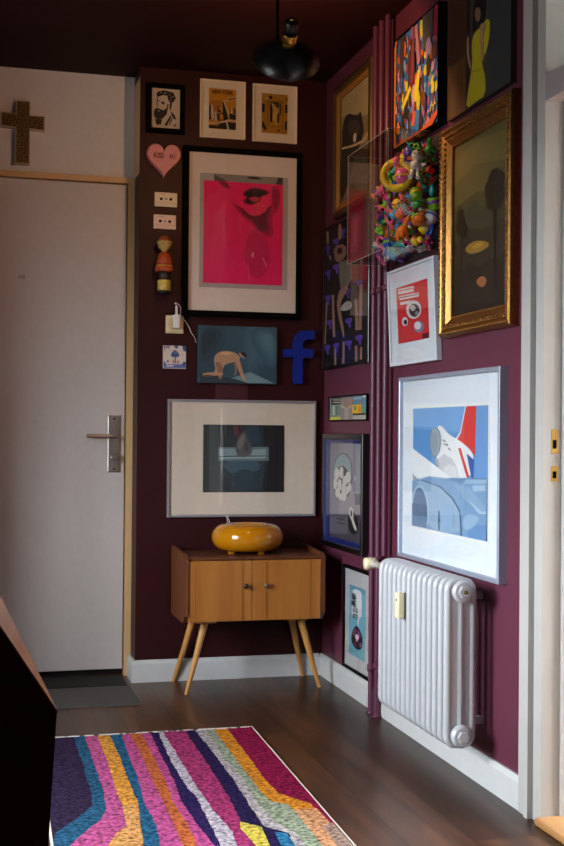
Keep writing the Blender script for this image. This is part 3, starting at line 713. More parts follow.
# colourful abstract painting
t = hang('canvas_painting', 'colourful blue, pink and yellow abstract painting in a black frame under the ceiling', 'painting', 'right', -1.232, 2.197)
rn = random.Random(5)
co = []
pal = ['2E6FB8', '2E6FB8', '3A7CC4', '4A2A30', '5A3440', '8E4A62', 'B06A88', 'C99AB8', 'D8602A', 'E07A3A', 'C8C030', 'DCD440', '35302E', '6A3E30', '7AA0CC', '9A5C98', '48284E']
for i in range(290):
    s = rn.uniform(.016, .05); co.append((rn.choice(pal), blob(rn.uniform(0, 1), rn.uniform(0, 1), s*rn.uniform(.5, 1.1), s*rn.uniform(.7, 2.4), rnd=rn)))
co += [('4A3A44', [(.12,.62),(.22,.62),(.25,.98),(.14,.98)]), ('5A2E38', blob(.42,.66,.08,.2,rnd=rn)), ('7A4050', line((.42,.5),(.47,.98),.03)), ('B07A98', line((.58,.62),(.52,.98),.03)), ('5E5250', [(.68,.7),(.86,.74),(.9,1),(.66,1)]), ('A02A3A', [(.9,.75),(1,.75),(1,1),(.92,1)]),
       ('D8D030', [(.46,.36),(.56,.56),(.62,.56),(.58,.34),(.64,.3),(.5,.3)]), ('D8D030', line((.2,.32),(.4,.46),.03)), ('A88AB0', blob(.8,.66,.07,.1,rnd=rn)), ('302A2C', blob(.8,.52,.05,.1,rnd=rn)), ('30282A', blob(.28,.26,.07,.06,rnd=rn)), ('6A4A30', blob(.68,.28,.05,.06,rnd=rn)),
       ('3A7CC4', [(.5,.02),(.6,.02),(.62,.2),(.5,.22)]), ('D8602A', [(0,0),(.9,0),(1,.06),(1,.1),(.7,.02),(0,.02)]), ('C8803A', [(0,0),(.03,0),(.05,.95),(0,.95)]), ('D8602A', line((.45,.1),(.5,.22),.035))]
for k in range(4): co.append(('DCD440', line((.85+.03*k, .12+.05*(k%2)), (.88+.03*k, .2-.04*(k%2)), .008)))
part(flat_frame(.452, .425, .008, .034, BLACK), 'frame', t)
part(print_mesh(-.22, .22, .007, .418, -.004, '2E6FB8', co, th=.024, rough=.5, step=.00002), 'canvas', t)

# lady in yellow
t = hang('canvas_painting', 'dark canvas painting of a woman in a yellow dress above the gold framed picture', 'painting', 'right', -1.761, 2.187)
q = Q((35,0-330),(500,-700),(500,690),(35,925))
BRN = ramp_mat('painted_dark_ground', [(.3, '2C2826'), (.5, '3C3632'), (.72, '4A4440')], (3, 3, 4), 8, .6, .3)
YD, YS, FL = 'B8A81C', '8A7C18', 'A87C5C'
la = [('3E2414', [(35,-300),(205,-480),(195,400),(40,500)]), ('5A3618', [(35,500),(185,415),(180,860),(40,925)]), ('6A4220', [(60,520),(110,490),(105,880),(60,900)]), ('241510', [(185,-450),(215,-480),(205,860),(182,870)]), ('16100C', ell(75,300,8,22)),
      ('33383A', [(340,-560),(500,-700),(500,690),(350,740)]),
      ('120C0C', smooth_poly([(240,20),(260,-30),(300,-35),(328,10),(330,110),(318,180),(270,200),(250,240),(228,265),(232,120)])),
      ('7A5A48', smooth_poly([(245,75),(262,50),(285,60),(292,110),(282,165),(262,170),(248,130)])),
      (YD, smooth_poly([(262,235),(300,215),(330,165),(350,165),(360,200),(352,330),(325,450),(312,420),(318,300),(300,440),(300,470),(310,545),(326,600),(332,760),(250,800),(185,845),(200,700),(225,560),(232,460),(225,380),(232,280)], 1)),
      (YS, smooth_poly([(300,230),(325,180),(335,190),(318,300),(305,330)])), ('6A5E10', line((232,555),(300,548),3)),
      (FL, smooth_poly([(285,215),(300,180),(315,200),(305,300),(318,420),(316,480),(298,485),(296,400),(288,320)])), (FL, smooth_poly([(190,262),(202,270),(204,340),(205,420),(225,520),(215,535),(192,440),(188,360)]))]
part(print_mesh(-.249, .249, 0, .545, 0, BRN, la, th=.02, q=q, rough=.5), 'canvas', t)

# big gold frame with a dark portrait-format landscape
t = hang('framed_painting', 'dark painting in a heavy ornate gold frame on the right wall', 'painting', 'right', -1.758, 1.444)
GOLD = M('946A38', .32, metal=.9, noise=.2, scale=90, bump=.3)
GOLDD = M('7E5A24', .4, metal=.8, noise=.3, scale=140, bump=.5)
W, H = .562, .716
o = MB().frame(W, H, [(0, 0), (0, .022), (.004, .030), (.010, .036), (.016, .036), (.020, .032), (.038, .024), (.044, .026), (.050, .022), (.062, .014), (.066, .016), (.070, .014), (.070, .004)], GOLD,
               [GOLD, GOLD, GOLD, GOLD, GOLD, GOLDD, GOLD, GOLD, GOLD, GOLD, GOLD, GOLD])
part(o, 'frame', t, 'ornate gold moulding')
o = MB()
def along(W, H, inset, pitch):
    a, b = W-2*inset, H-2*inset
    nx, nz = int(a/pitch), int(b/pitch)
    for i in range(nx+1):
        for z in (inset, H-inset): yield (-a/2+a*i/nx, z, 0)
    for i in range(1, nz):
        for x in (-a/2, a/2): yield (x, inset+b*i/nz, PI/2)
for x, z, r in along(W, H, .013, .0155): o.ball((x, -.0355, z), .0052, GOLD, n=8, sx=.8 if r else 1.35, sz=1.35 if r else .8)
part(o, 'outer_beading', t, 'row of gold beads')
o = MB()
for i, (x, z, r) in enumerate(along(W, H, .029, .0185)):
    T = Matrix.Translation((x, -.0285, z)) @ Matrix.Rotation(r + (.7 if i % 2 else -.7), 4, 'Y')
    o.ball((0, 0, 0), .0075, GOLD, T, n=8, sx=1.25, sy=.7, sz=.5)
    o.ball((.006, -.001, .006), .0035, GOLD, T, n=6)
part(o, 'leaf_carving', t, 'carved gold leaf pattern')
o = MB()
for x, z, r in along(W, H, .067, .008): o.ball((x, -.016, z), .0026, GOLD, n=6)
part(o, 'inner_beading', t, 'fine gold beads')
DKG = ramp_mat('dark_oil_ground', [(.3, '16120E'), (.5, '221A12'), (.7, '33261A')], (5, 5, 6), 8, .5, .3)
ls = [('4A4428', [(0,.5),(1,.46),(1,1),(0,1)]), ('5E562F', [(0,.64),(.45,.68),(1,.6),(1,1),(0,1)]), ('6E6436', [(0,.78),(.4,.84),(1,.78),(1,.94),(.5,.97),(0,.93)]),
      ('3A3A2A', smooth_poly([(0,.52),(.12,.64),(.25,.58),(.4,.66),(.55,.56),(.7,.62),(.88,.68),(1,.6),(1,.4),(0,.4)])), ('2E2A1E', smooth_poly([(0,.4),(.3,.5),(.6,.44),(1,.5),(1,.25),(0,.25)])),
      ('8A6A2C', smooth_poly([(.2,.38),(.4,.41),(.62,.38),(.7,.35),(.5,.33),(.3,.34)])), ('A8842E', smooth_poly([(.32,.375),(.5,.39),(.6,.37),(.45,.355)])), ('6E4428', smooth_poly([(.15,.2),(.35,.25),(.5,.2),(.42,.14),(.22,.13)])),
      (DKG, [(0,0),(1,0),(1,.22),(.7,.28),(.5,.24),(.3,.3),(.12,.22),(0,.26)]), ('8E5A34', smooth_poly([(.42,.17),(.55,.2),(.66,.16),(.56,.12)])),
      ('16120E', smooth_poly([(.77,.1),(.80,.1),(.80,.5),(.84,.62),(.78,.56),(.77,.64),(.75,.55),(.70,.62),(.76,.48)], 1)), ('16120E', smooth_poly([(.14,.15),(.17,.15),(.165,.45),(.2,.52),(.155,.48),(.13,.55),(.145,.42)], 1)),
      *[(c_, blob(x_, y_, r_, r_*.62, 13, .22, random.Random(k_))) for k_, (c_, x_, y_, r_) in enumerate((('1C1A12',.72,.62,.11),('201E14',.82,.60,.12),('1A1810',.76,.69,.12),('24221A',.86,.68,.09),('1E1C12',.66,.66,.08),('1E1A12',.13,.52,.09),('1A1810',.2,.49,.07),('201E14',.12,.58,.07)))],
      ('1A1410', [(0,0),(1,0),(1,.05),(0,.06)])]
part(print_mesh(-.212, .212, .069, .647, -.005, DKG, ls, rough=.45), 'painted_panel', t)

# red poster
t = hang('framed_print', 'white framed red poster with grey and black shapes under the toy box', 'picture', 'right', -1.194, 1.374, tilt=0)
t.rotation_euler = (math.radians(2.6), 0, -PI/2); t.location = (-.002, -1.194, 1.374)
q = Q((78,298),(287,232),(300,632),(90,670))
RR = 'D2272B'
gu = [('E8DCDC', [(88,305),(200,280),(200,320),(92,340)]), (RR, line((92,318),(198,296),3)), ('E8DCDC', [(95,352),(235,325),(235,352),(100,378)]), ('6A1A1C', line((98,362),(232,338),3)), ('E8DCDC', [(105,392),(180,378),(180,398),(108,410)]),
      ('DAD4D4', ell(200, 440, 52, 62)), ('3A2C30', ell(205, 445, 36, 44)), ('C8BEC2', ell(195, 430, 18, 20)), ('9A8E94', ell(222, 465, 12, 14)), ('DCD6DA', ell(140, 520, 22, 30)), ('2A1A1E', ell(144, 524, 12, 18)),
      ('8A7C92', ell(235, 555, 34, 40)), ('DCD6DA', ell(228, 548, 22, 26)), ('5A1418', [(258,604),(298,594),(298,630),(262,638)])]
picture(t, .48, .366, .02, .010, M('C9CCD6', .4), 'DDE2EA', (-.157, .158, .083, .295), RR, gu, q, frame_label='pale grey frame')

# aeroplane poster
t = hang('framed_print', 'large silver framed aeroplane print above the radiator', 'picture', 'right', -1.519, .655)
q = Q((38,72),(440,55),(427,785),(25,712))
SB, WH, RE = '5A92CC', 'E8E8EA', 'D83A34'
pl = [('6E9AD0', [(385,60),(440,55),(433,450),(370,450)]), ('6FA2D8', [(38,72),(335,60),(300,200),(36,180)]),
      (RE, [(335,60),(384,58),(376,330),(350,290),(300,250),(282,238),(305,200)]), (WH, [(330,60),(335,60),(306,205),(286,240),(278,238),(302,200)]),
      (WH, smooth_poly([(180,165),(205,165),(245,215),(300,245),(345,285),(372,330),(362,450),(240,450),(200,420),(170,360),(185,240)], 1)),
      ('3C5CA8', [(335,315),(372,350),(366,448),(356,445)]), (RE, [(292,288),(306,286),(348,445),(334,445)]),
      ('C8C8CE', [(175,355),(215,318),(262,345),(285,390),(295,448),(240,448),(190,400)]), ('D8D8DC', [(205,400),(240,372),(280,390),(290,445),(240,446)]), ('A8ACB4', smooth_poly([(165,340),(185,345),(195,395),(170,375)])),
      ('7A8CA0', smooth_poly([(165,170),(195,185),(205,240),(195,310),(165,345),(140,310),(132,245),(145,190)])), ('9AA6B2', smooth_poly([(163,178),(188,192),(196,243),(188,308),(163,334),(144,300),(137,245),(148,196)])), ('8894A2', smooth_poly([(163,190),(180,205),(186,245),(178,300),(163,320),(150,290),(145,245),(152,205)])),
      ('8A8E94', line((212,240),(225,255),4)), ('8A8E94', line((228,262),(240,275),5)), ('8A8E94', line((240,285),(255,300),4)), ('8A8E94', line((215,265),(228,270),3)),
      (WH, [(36,290),(262,452),(150,440),(28,465)]), ('D4D6DC', [(28,455),(150,438),(262,452),(28,470)]),
      ('7EA0C4', [(28,465),(90,455),(130,442),(230,452),(435,446),(432,600),(427,785),(25,712)]), ('6A8EB4', [(230,450),(435,445),(433,470),(300,478)]), ('9CB6D0', [(330,455),(433,455),(432,475),(320,480)]),
      ('AAC0D6', [(362,490),(425,485),(425,515),(370,520)]), ('8EAAC8', [(260,478),(350,500),(430,610),(400,630),(330,570),(300,520)]), ('AFC4D8', [(335,560),(410,628),(428,620),(428,640),(395,640)]), ('6A92C0', [(330,700),(427,700),(427,785),(340,770)]), ('98B4D0', smooth_poly([(330,640),(400,650),(380,700),(330,740),(310,700)])),
      ('98B2CC', smooth_poly([(60,470),(120,465),(200,500),(270,570),(305,650),(310,760),(120,728),(130,620),(110,520),(70,490)])), ('38506E', line((90,462),(200,500),2.5)), ('38506E', line((200,500),(262,560),2.5)), ('38506E', line((262,560),(300,630),2.5)), ('38506E', line((302,650),(308,765),2)),
      ('A8C0D6', smooth_poly([(75,485),(105,505),(128,560),(135,650),(125,730),(25,712),(28,600),(45,510)])), ('5E7490', smooth_poly([(75,498),(98,515),(116,560),(124,640),(118,725),(30,710),(34,600),(50,520)])), ('4E6480', [(30,590),(122,600),(122,660),(32,650)]), ('667E9C', [(32,655),(122,665),(118,725),(30,708)]),
      ('88A4C2', [(215,590),(265,600),(268,730),(205,720)]), ('3E5878', line((190,630),(188,735),3)), ('3E5878', line((185,680),(196,680),6)), ('5A7088', line((52,440),(58,462),2)), ('5A7088', line((40,430),(44,460),2.5)), ('5A7088', line((66,448),(70,460),2))]
picture(t, .895, .67, .03, .014, M('A9B0C2', .35, metal=.5), 'E2E6EE', (-.325, .333, .122, .552), SB, pl, q, frame_label='brushed silver frame', inset=.014)
part(MB().frame(.678, .45, [(0, .0143), (0, .0155), (.008, .0155), (.008, .0143)], M('EDEBE6', .7)), 'print_border', t)
COL.objects[-1].location = (.004, 0, .112)

# ------------------------------------------------------------------ cross
t = thing('wall_cross', 'brown speckled cross hanging over the entrance door', 'cross', (-1.372, REC, 2.307))
CP = [(-.034,0),(.031,0),(.031,.158),(.096,.155),(.096,.222),(.031,.222),(.031,.284),(-.031,.284),(-.031,.226),(-.097,.229),(-.097,.163),(-.033,.160)]
part(MB().prism(CP, -.03, 0, M('B7A78E', .5)), 'cross_body', t, 'pale edged body')
CPi = [(x*.93 if abs(x) > .05 else x-.003*(1 if x > 0 else -1), z) for x, z in CP]
CPi = [(-.029,.005),(.027,.005),(.027,.163),(.091,.160),(.091,.217),(.027,.217),(.027,.279),(-.027,.279),(-.027,.221),(-.092,.224),(-.092,.168),(-.028,.165)]
spk = ramp_mat('speckled_brown', [(.3, '2A1608'), (.48, '3E2410'), (.56, '8A6A2C'), (.7, '2E1A0A')], (1, 1, 1), 4, .4, 0, nscale=150)
part(MB().prism(CPi, -.033, -.0301, spk), 'cross_face', t, 'gold and brown speckled face')

# ------------------------------------------------------------------ heating pipes
PIPE = M('5A2840', .4, spec=.5)
for k, (y, z0, lab) in enumerate(((-.79, 0, 'purple painted heating pipe farthest from the radiator'), (-.862, 0, 'purple painted heating pipe in the middle of the three'), (-.935, .60, 'purple painted heating pipe that ends behind the radiator top'))):
    t = thing('heating_pipe', lab, 'pipe', (-.032, y, z0), group='painted heating pipes')
    if k < 2: o = MB().tube([(0, 0, 0), (0, 0, ZC-z0)], .0125, PIPE, n=16)
    else: o = MB().tube([(0, 0, 0), (0, 0, ZC-z0)], .0125, PIPE, n=16)
    part(o, 'pipe', t)
    for z in ((1.68, .18, .62) if k == 0 else (1.68, .62, .20)) if k < 2 else (1.68,):
        zz = z-z0
        part(MB().lathe([(.0165, zz-.012), (.0165, zz+.012)], PIPE, None, 16).box((0, -.004, zz-.006), (.032, .004, zz+.006), PIPE), 'pipe_clip', t)
    if k < 2: part(MB().lathe([(.022, 0), (.018, .008), (.0125, .009)], PIPE, None, 18), 'floor_collar', t)

# ------------------------------------------------------------------ radiator
RADW = M('BCBDC2', .28, coat=.4)
RX0, RX1, RZ0, RZ1 = -.165, -.060, .135, .668
rad = thing('radiator', 'white column radiator on the purple right wall', 'radiator', (0, -1.555, 0))
NS = 14; PITCH = .0468; Y0 = -1.258
def rrect(x0, x1, z0, z1, r, n=6):
    P = []
    for cx, cz, a0 in ((x1-r, z1-r, 0), (x0+r, z1-r, PI/2), (x0+r, z0+r, PI), (x1-r, z0+r, 3*PI/2)):
        for i in range(n+1):
            a = a0+PI/2*i/n; P.append((cx+r*math.cos(a), cz+r*math.sin(a)))
    return P
def section_mb(y):
    o = MB(); path = rrect(RX0+.012, RX1-.012, RZ0+.014, RZ1-.014, .026)
    n = len(path); k = 10; vs = []
    for i, (x, z) in enumerate(path):
        px, pz = path[i-1]; nx, nz = path[(i+1) % n]
        t_ = Vector((nx-px, 0, nz-pz)).normalized(); nn = Vector((t_.z, 0, -t_.x))
        for j in range(k):
            a = 2*PI*j/k
            vs.append((x+nn.x*.013*math.cos(a), y+.0135*math.sin(a), z+nn.z*.013*math.cos(a)))
    o.add(vs, [(i*k+j, ((i+1)%n)*k+j, ((i+1)%n)*k+(j+1)%k, i*k+(j+1)%k) for i in range(n) for j in range(k)], RADW, True)
    xm = (RX0+RX1)/2
    o.add(*[(lambda P: ([(x, y-.009, z) for x, z in P]+[(x, y+.009, z) for x, z in P]))(rrect(RX0+.02, RX1-.02, RZ0+.02, RZ1-.02, .02))][:1], [list(range(28))[::-1], list(range(28, 56))], RADW)
    o.bbox((xm-.012, y-.014, RZ0+.05), (xm+.012, y+.014, RZ1-.05), .012, RADW)
    for z in (RZ0+.042, RZ1-.042):
        T = Matrix.Translation((xm, y+PITCH/2, z)) @ Matrix.Rotation(PI/2, 4, 'X')
        o.lathe([(.030, 0), (.033, .006), (.033, PITCH-.006), (.030, PITCH)], RADW, T, 24)
    return o
proto = None
for i in range(NS):
    y = Y0-PITCH*i
    if proto is None:
        proto = part(section_mb(0), 'radiator_section', rad); proto.location = (0, y+1.555, 0)
    else:
        c = proto.copy(); COL.objects.link(c); c.parent = rad; c.location = (0, y+1.555, 0)
xm = (RX0+RX1)/2; yend = Y0-PITCH*(NS-1)-PITCH/2+1.555
for z in (RZ0+.042, RZ1-.042):
    T = Matrix.Translation((xm, yend, z)) @ Matrix.Rotation(PI/2, 4, 'X')
    o = MB().lathe([(.036, 0), (.036, .004), (.030, .010), (.028, .012)], RADW, T, 28)
    o.lathe([(.021, .010), (.021, .019), (.018, .021)], RADW, T, 6, smooth=False)
    pg = part(o, 'end_plug', rad)
    if z > .4: part(MB().lathe([(.006, .021), (.006, .026), (.003, .027)], M('6E5A3A', .4, metal=1), T, 10), 'bleed_valve', pg, 'small brass bleed valve')
for y in (-1.30, -1.78):
    for z in (.2, .6): part(MB().box((-.065, y+1.555-.012, z-.012), (-.0005, y+1.555+.012, z+.012), RADW), 'wall_bracket', rad)
VL = M('C9C0B8', .35, metal=.4); KN = M('E6DDB8', .4)
T = Matrix.Translation((xm, -1.235+1.555, RZ1-.045)) @ Matrix.Rotation(-PI/2, 4, 'X')
part(MB().lathe([(.013, 0), (.013, .03), (.019, .032), (.019, .055), (.012, .058), (.012, .17), (.016, .172), (.017, .215), (.012, .225)], VL, T, 18).tube([(xm, .54, RZ1-.045), (xm+.03, .575, RZ1-.05), (-.034, .62, RZ1-.03)], .009, PIPE), 'valve_body', rad, 'valve joining radiator and pipe')
KT = Matrix.Translation((xm+.012, .520, RZ1-.045)) @ Matrix.Rotation(-PI/2, 4, 'Y')
part(MB().lathe([(.017, 0), (.0225, .004), (.0225, .040), (.020, .045), (1e-6, .046)], KN, KT, 28), 'thermostat_knob', rad, 'cream thermostat knob')
T = Matrix.Translation((xm, -1.235+1.555, RZ0+.04)) @ Matrix.Rotation(-PI/2, 4, 'X')
part(MB().lathe([(.012, 0), (.012, .02), (.018, .022), (.018, .04), (.012, .042), (.012, .07)], VL, T, 16).tube([(xm, .42, RZ0+.04), (xm, .44, RZ0+.045), (xm+.03, .50, RZ0+.07), (-.034, .69, RZ0+.075)], .010, PIPE), 'return_valve', rad)
t = thing('heat_meter', 'small cream heat cost meter clipped on the radiator front', 'meter', (RX0, -1.502, .488))
part(MB().bbox((-.024, -.019, 0), (.0, .019, .088), .005, KN), 'meter_case', t)
part(MB().box((-.0248, -.006, .058), (-.0238, .004, .066), DARK), 'meter_window', t)

# ------------------------------------------------------------------ cabinet
W1 = wood('teak_carcass', '46200C', '582C12', '6A3818', 'y')
W1z = wood('teak_side', '52290F', '663615', '7A441C', 'z')
DRW = wood('maple_veneer', '90561C', 'A26424', 'AE702E', 'z', .8)
SEAM = M('6E4014', .4); LEGW = wood('beech_leg', 'A9702F', 'BE8440', 'CC9450', 'z')
CX0, CX1, CY0, CY1, CZ0, CZ1 = -.713, -.098, -.355, -.03, .311, .586
cab = thing('sideboard', 'small mid-century wooden cabinet with two doors on splayed legs', 'cabinet', ((CX0+CX1)/2, (CY0+CY1)/2, 0))
lx, ly = (CX0+CX1)/2, (CY0+CY1)/2
def loc(o): o.location = (-lx, -ly, 0); return o
def side(x0, x1):
    P = [(CY1, CZ0-.004), (CY0+.03, CZ0-.004), (CY0-.012, CZ0+.03), (CY0-.012, CZ1-.005), (CY0+.01, CZ1+.010), (CY1, CZ1+.024)]
    n = len(P); o = MB()
    vs = [(x0, y, z) for y, z in P]+[(x1, y, z) for y, z in P]
    o.add(vs, [list(range(n)), list(range(2*n-1, n-1, -1))]+[(i, n+i, n+(i+1)%n, (i+1)%n) for i in range(n)], W1z)
    return o
loc(part(side(CX0, CX0+.016), 'side_panel', cab)); loc(part(side(CX1-.016, CX1), 'side_panel', cab))
loc(part(MB().bbox((CX0+.016, CY0, CZ1-.014), (CX1-.016, CY1, CZ1), .003, W1), 'top_panel', cab, 'dark wooden top'))
loc(part(MB().box((CX0+.016, CY0+.02, CZ0), (CX1-.016, CY1, CZ0+.014), W1).box((CX0+.016, CY1-.012, CZ0+.014), (CX1-.016, CY1, CZ1-.014), W1), 'carcass', cab))
dm = -.4205
for x0, x1, kx, sgn in ((CX0+.018, dm-.0012, -.452, 1), (dm+.0012, CX1-.018, -.362, -1)):
    o = MB().bbox((x0, CY0-.004, CZ0+.003), (x1, CY0+.016, CZ1-.016), .0015, DRW)
    for sx in ((x0+.03, x1-.042, x1-.036) if sgn > 0 else (x0+.06, x0+.066, x1-.045)):
        o.box((sx, CY0-.0045, CZ0+.005), (sx+.0022, CY0-.0035, CZ1-.018), SEAM)
    d = loc(part(o, 'door', cab))
    T = Matrix.Translation((kx, CY0-.004, .463)) @ Matrix.Rotation(PI/2, 4, 'X')
    part(MB().lathe([(.005, 0), (.005, .010), (.011, .013), (.012, .02), (.009, .024), (.001, .025)], M('3A2418' if sgn > 0 else '6A5440', .3, coat=.5), T, 18), 'knob', d, 'small round dark knob')
loc(part(MB().box((CX0+.06, CY0+.05, CZ0-.012), (CX0+.15, CY1-.03, CZ0), LEGW), 'leg_rail', cab))
loc(part(MB().box((CX1-.15, CY0+.05, CZ0-.012), (CX1-.06, CY1-.03, CZ0), LEGW), 'leg_rail', cab))
for tx, ty, fx, fy in ((-.606, -.27, -.691, -.300), (-.615, -.07, -.699, -.022), (-.180, -.27, -.092, -.272), (-.172, -.07, -.098, -.022)):
    loc(part(MB().tube([(fx, fy, 0), ((fx+tx)/2, (fy+ty)/2, .145), (tx, ty, .302)], .0085, LEGW, n=16, r1=.017), 'leg', cab))

# lamp on cabinet
AMB = M('B87408', .14, spec=.5, coat=.4)
t = thing('table_lamp', 'glossy amber doughnut shaped table lamp standing on the cabinet', 'lamp', (-.402, -.185, CZ1))
prof = []
for i in range(25):
    a = -PI/2+ (PI+.75)*i/24
    prof.append((.098+.061*math.cos(a), .07+.058*math.sin(a)))
prof = [(1e-6, .014), (.07, .012)] + prof + [(.055, .112), (.05, .10), (1e-6, .098)]
part(MB().lathe(prof, AMB, None, 48), 'lamp_body', t)
for a in (200, 300, 90): part(MB().box((.085*math.cos(math.radians(a))-.012, .085*math.sin(math.radians(a))-.01, 0), (.085*math.cos(math.radians(a))+.012, .085*math.sin(math.radians(a))+.01, .016), AMB), 'lamp_foot', t)
part(MB().tube(spline([(-.055, .05, .10), (-.062, .09, .13), (-.066, .13, .155), (-.05, .172, .10), (-.04, .176, .0)]), .0016, PW, n=8), 'cord', t, 'thin white cord')

# ------------------------------------------------------------------ pendant lamp
t = thing('pendant_lamp', 'black disc shaped ceiling lamp with a brass collar', 'lamp', (-.572, -1.30, ZC))
o = MB().lathe([(.05, -.022), (.05, 0)], BLACK, None, 24)
part(o, 'ceiling_rose', t)
part(MB().tube([(0, 0, -.02), (0, .0, -.27), (.005, .012, -.285), (.02, .02, -.305)], .0055, BLACK, n=10), 'rod', t)
ax = Vector((-.10, -.82, .56)).normalized()
cc = Vector((.036, 0, -.305))
R = ax.to_track_quat('Z', 'Y').to_matrix().to_4x4()
T = Matrix.Translation(cc) @ R
BK = M('0C0C0E', .35, coat=.2)
part(MB().lathe([(.119, -.024), (.120, -.021), (.085, .008), (.05, .032), (.034, .042), (.026, .046), (.022, .042), (.05, .027), (.085, .003), (.117, -.024)], BK, T, 48), 'lamp_shade', t, 'black conical disc shade')
part(MB().lathe([(.0265, .044), (.0275, .046), (.0275, .086), (.0265, .088)], M('C9A24A', .25, metal=1), T, 28), 'brass_collar', t, 'brass collar')
part(MB().lathe([(.0245, .086), (.0245, .128), (.019, .138), (.006, .140)], BK, T, 28), 'socket_cap', t, 'black socket cap')
part(MB().ball((0, 0, .142), .008, M('C9A24A', .25, metal=1), T), 'brass_knob', t)
part(MB().ball((0, 0, .0), .018, M('E8E4DA', .4), T), 'bulb', t)
bl = bpy.data.lights.new('pendant_bulb', 'POINT'); bl.energy = 2.8; bl.color = (1, .50, .20); bl.shadow_soft_size = .025
bo = bpy.data.objects.new('pendant_bulb', bl); COL.objects.link(bo); bo.parent = t; bo.location = cc-ax*.035

# ------------------------------------------------------------------ rug and mats
RB = [[(-1.22,-.992),(-1.222,-1.307),(-1.227,-1.635),(-1.237,-1.778),(-1.294,-1.9),(-1.357,-1.999),(-1.378,-2.077)],
[(-1.18,-1.001),(-1.187,-1.385),(-1.188,-1.613),(-1.2,-1.815),(-1.227,-1.916),(-1.281,-2.017),(-1.332,-2.12)],
[(-1.137,-.998),(-1.139,-1.325),(-1.154,-1.682),(-1.152,-1.798),(-1.149,-1.894),(-1.165,-1.994),(-1.199,-2.048),(-1.233,-2.144)],
[(-1.091,-.996),(-1.093,-1.263),(-1.101,-1.538),(-1.103,-1.781),(-1.123,-1.966),(-1.142,-2.165)],
[(-1.048,-.997),(-1.061,-1.271),(-1.066,-1.514),(-1.087,-1.785),(-1.082,-2.001),(-1.098,-2.176)],
[(-1.019,-.996),(-1.018,-1.205),(-1.026,-1.523),(-1.03,-1.827),(-1.037,-2.111),(-1.039,-2.19)],
[(-.976,-.997),(-.98,-1.252),(-.987,-1.565),(-1.0,-1.805),(-.997,-2.021),(-1.002,-2.198)],
[(-.942,-.996),(-.953,-1.295),(-.963,-1.634),(-.976,-1.811),(-.967,-2.088),(-.957,-2.21)],
[(-.913,-.994),(-.931,-1.337),(-.934,-1.672),(-.924,-1.765),(-.934,-2.01),(-.938,-2.162),(-.942,-2.214)],
[(-.894,-.99),(-.9,-1.38),(-.903,-1.702),(-.899,-1.93),(-.886,-2.107),(-.899,-2.224)],
[(-.813,-.987),(-.82,-1.385),(-.826,-1.72),(-.844,-2.06),(-.844,-2.149),(-.853,-2.234)],
[(-.775,-.985),(-.773,-1.313),(-.775,-1.626),(-.788,-1.925),(-.791,-2.081),(-.739,-2.155),(-.753,-2.258)],
[(-.735,-.985),(-.749,-1.36),(-.745,-1.633),(-.758,-1.9),(-.749,-2.054),(-.717,-2.174),(-.72,-2.266)],
[(-.704,-.977),(-.716,-1.409),(-.721,-1.745),(-.715,-1.863),(-.672,-1.905),(-.671,-2.043),(-.674,-2.277)],
[(-.653,-.964),(-.666,-1.338),(-.676,-1.649),(-.671,-1.79),(-.605,-1.913),(-.602,-2.089),(-.60,-2.174)]]
YT, YB = -.955, -3.05
L0, L1 = (-1.352, YT), (-1.405, YB); R0_, R1_ = (-.556, YT), (-.610, YB)
lines = [[L0, L1]]
for l in RB:
    l = [(l[0][0], YT)] + l[1:]
    x = l[-1][0]
    if x < -1.3: l = l + [(L0[0]+(L1[0]-L0[0])*(l[-1][1]-.05-YT)/(YB-YT)+.004, l[-1][1]-.05), (L1[0]+.006, YB)]
    else: l = l + [(x-.01, -2.6), (x-.02, YB)]
    lines.append(l)
lines.append([R0_, R1_])
def fuzz(l):
    out = []
    for i in range(len(l)-1):
        (x0, y0), (x1, y1) = l[i], l[i+1]; n = max(1, int(abs(y1-y0)/.02))
        for k in range(n): out.append((x0+(x1-x0)*k/n+(random.uniform(-.0025, .0025) if k else 0), y0+(y1-y0)*k/n))
    return out+[l[-1]]
lines = [lines[0]]+[fuzz(l) for l in lines[1:-1]]+[lines[-1]]
RC = ['2C2238', '244C66', 'A44A78', 'BC8034', '224E6A', 'A24676', 'A65630', 'A24476', '281C46', 'A49AA2', '90305C', '241A3E', '9E9494', '868E78', 'BE7824', '7C163C']
def rugmat(c, amt=.75):
    m = M(c, .95, spec=.05, noise=amt, scale=75, bump=.5)
    return m
rug = thing('rug', 'bright multicoloured striped rug with pink, blue and yellow bands', 'rug', (-.98, -2.0, 0))
BIND = ramp_mat('rug_binding', [(.4, '3A3038'), (.5, 'D8CFC4'), (.7, 'E0D8CC')], (1, 1, 1), 2, .9, 0, nscale=45)
o = MB().zprism([L0, L1, R1_, R0_], 0, .010, rugmat('8A6A7A'), mat_side=BIND)
k = 0
for i in range(len(lines)-1):
    a, b = lines[i], lines[i+1]
    P = [(x, y) for x, y in a]+[(x, y) for x, y in reversed(b)]
    ar = sum(P[j][0]*P[(j+1)%len(P)][1]-P[(j+1)%len(P)][0]*P[j][1] for j in range(len(P)))
    if ar < 0: P = P[::-1]
    o.add([(x, y, .0104+.00002*i) for x, y in P], [list(range(len(P)))], rugmat(RC[i]))
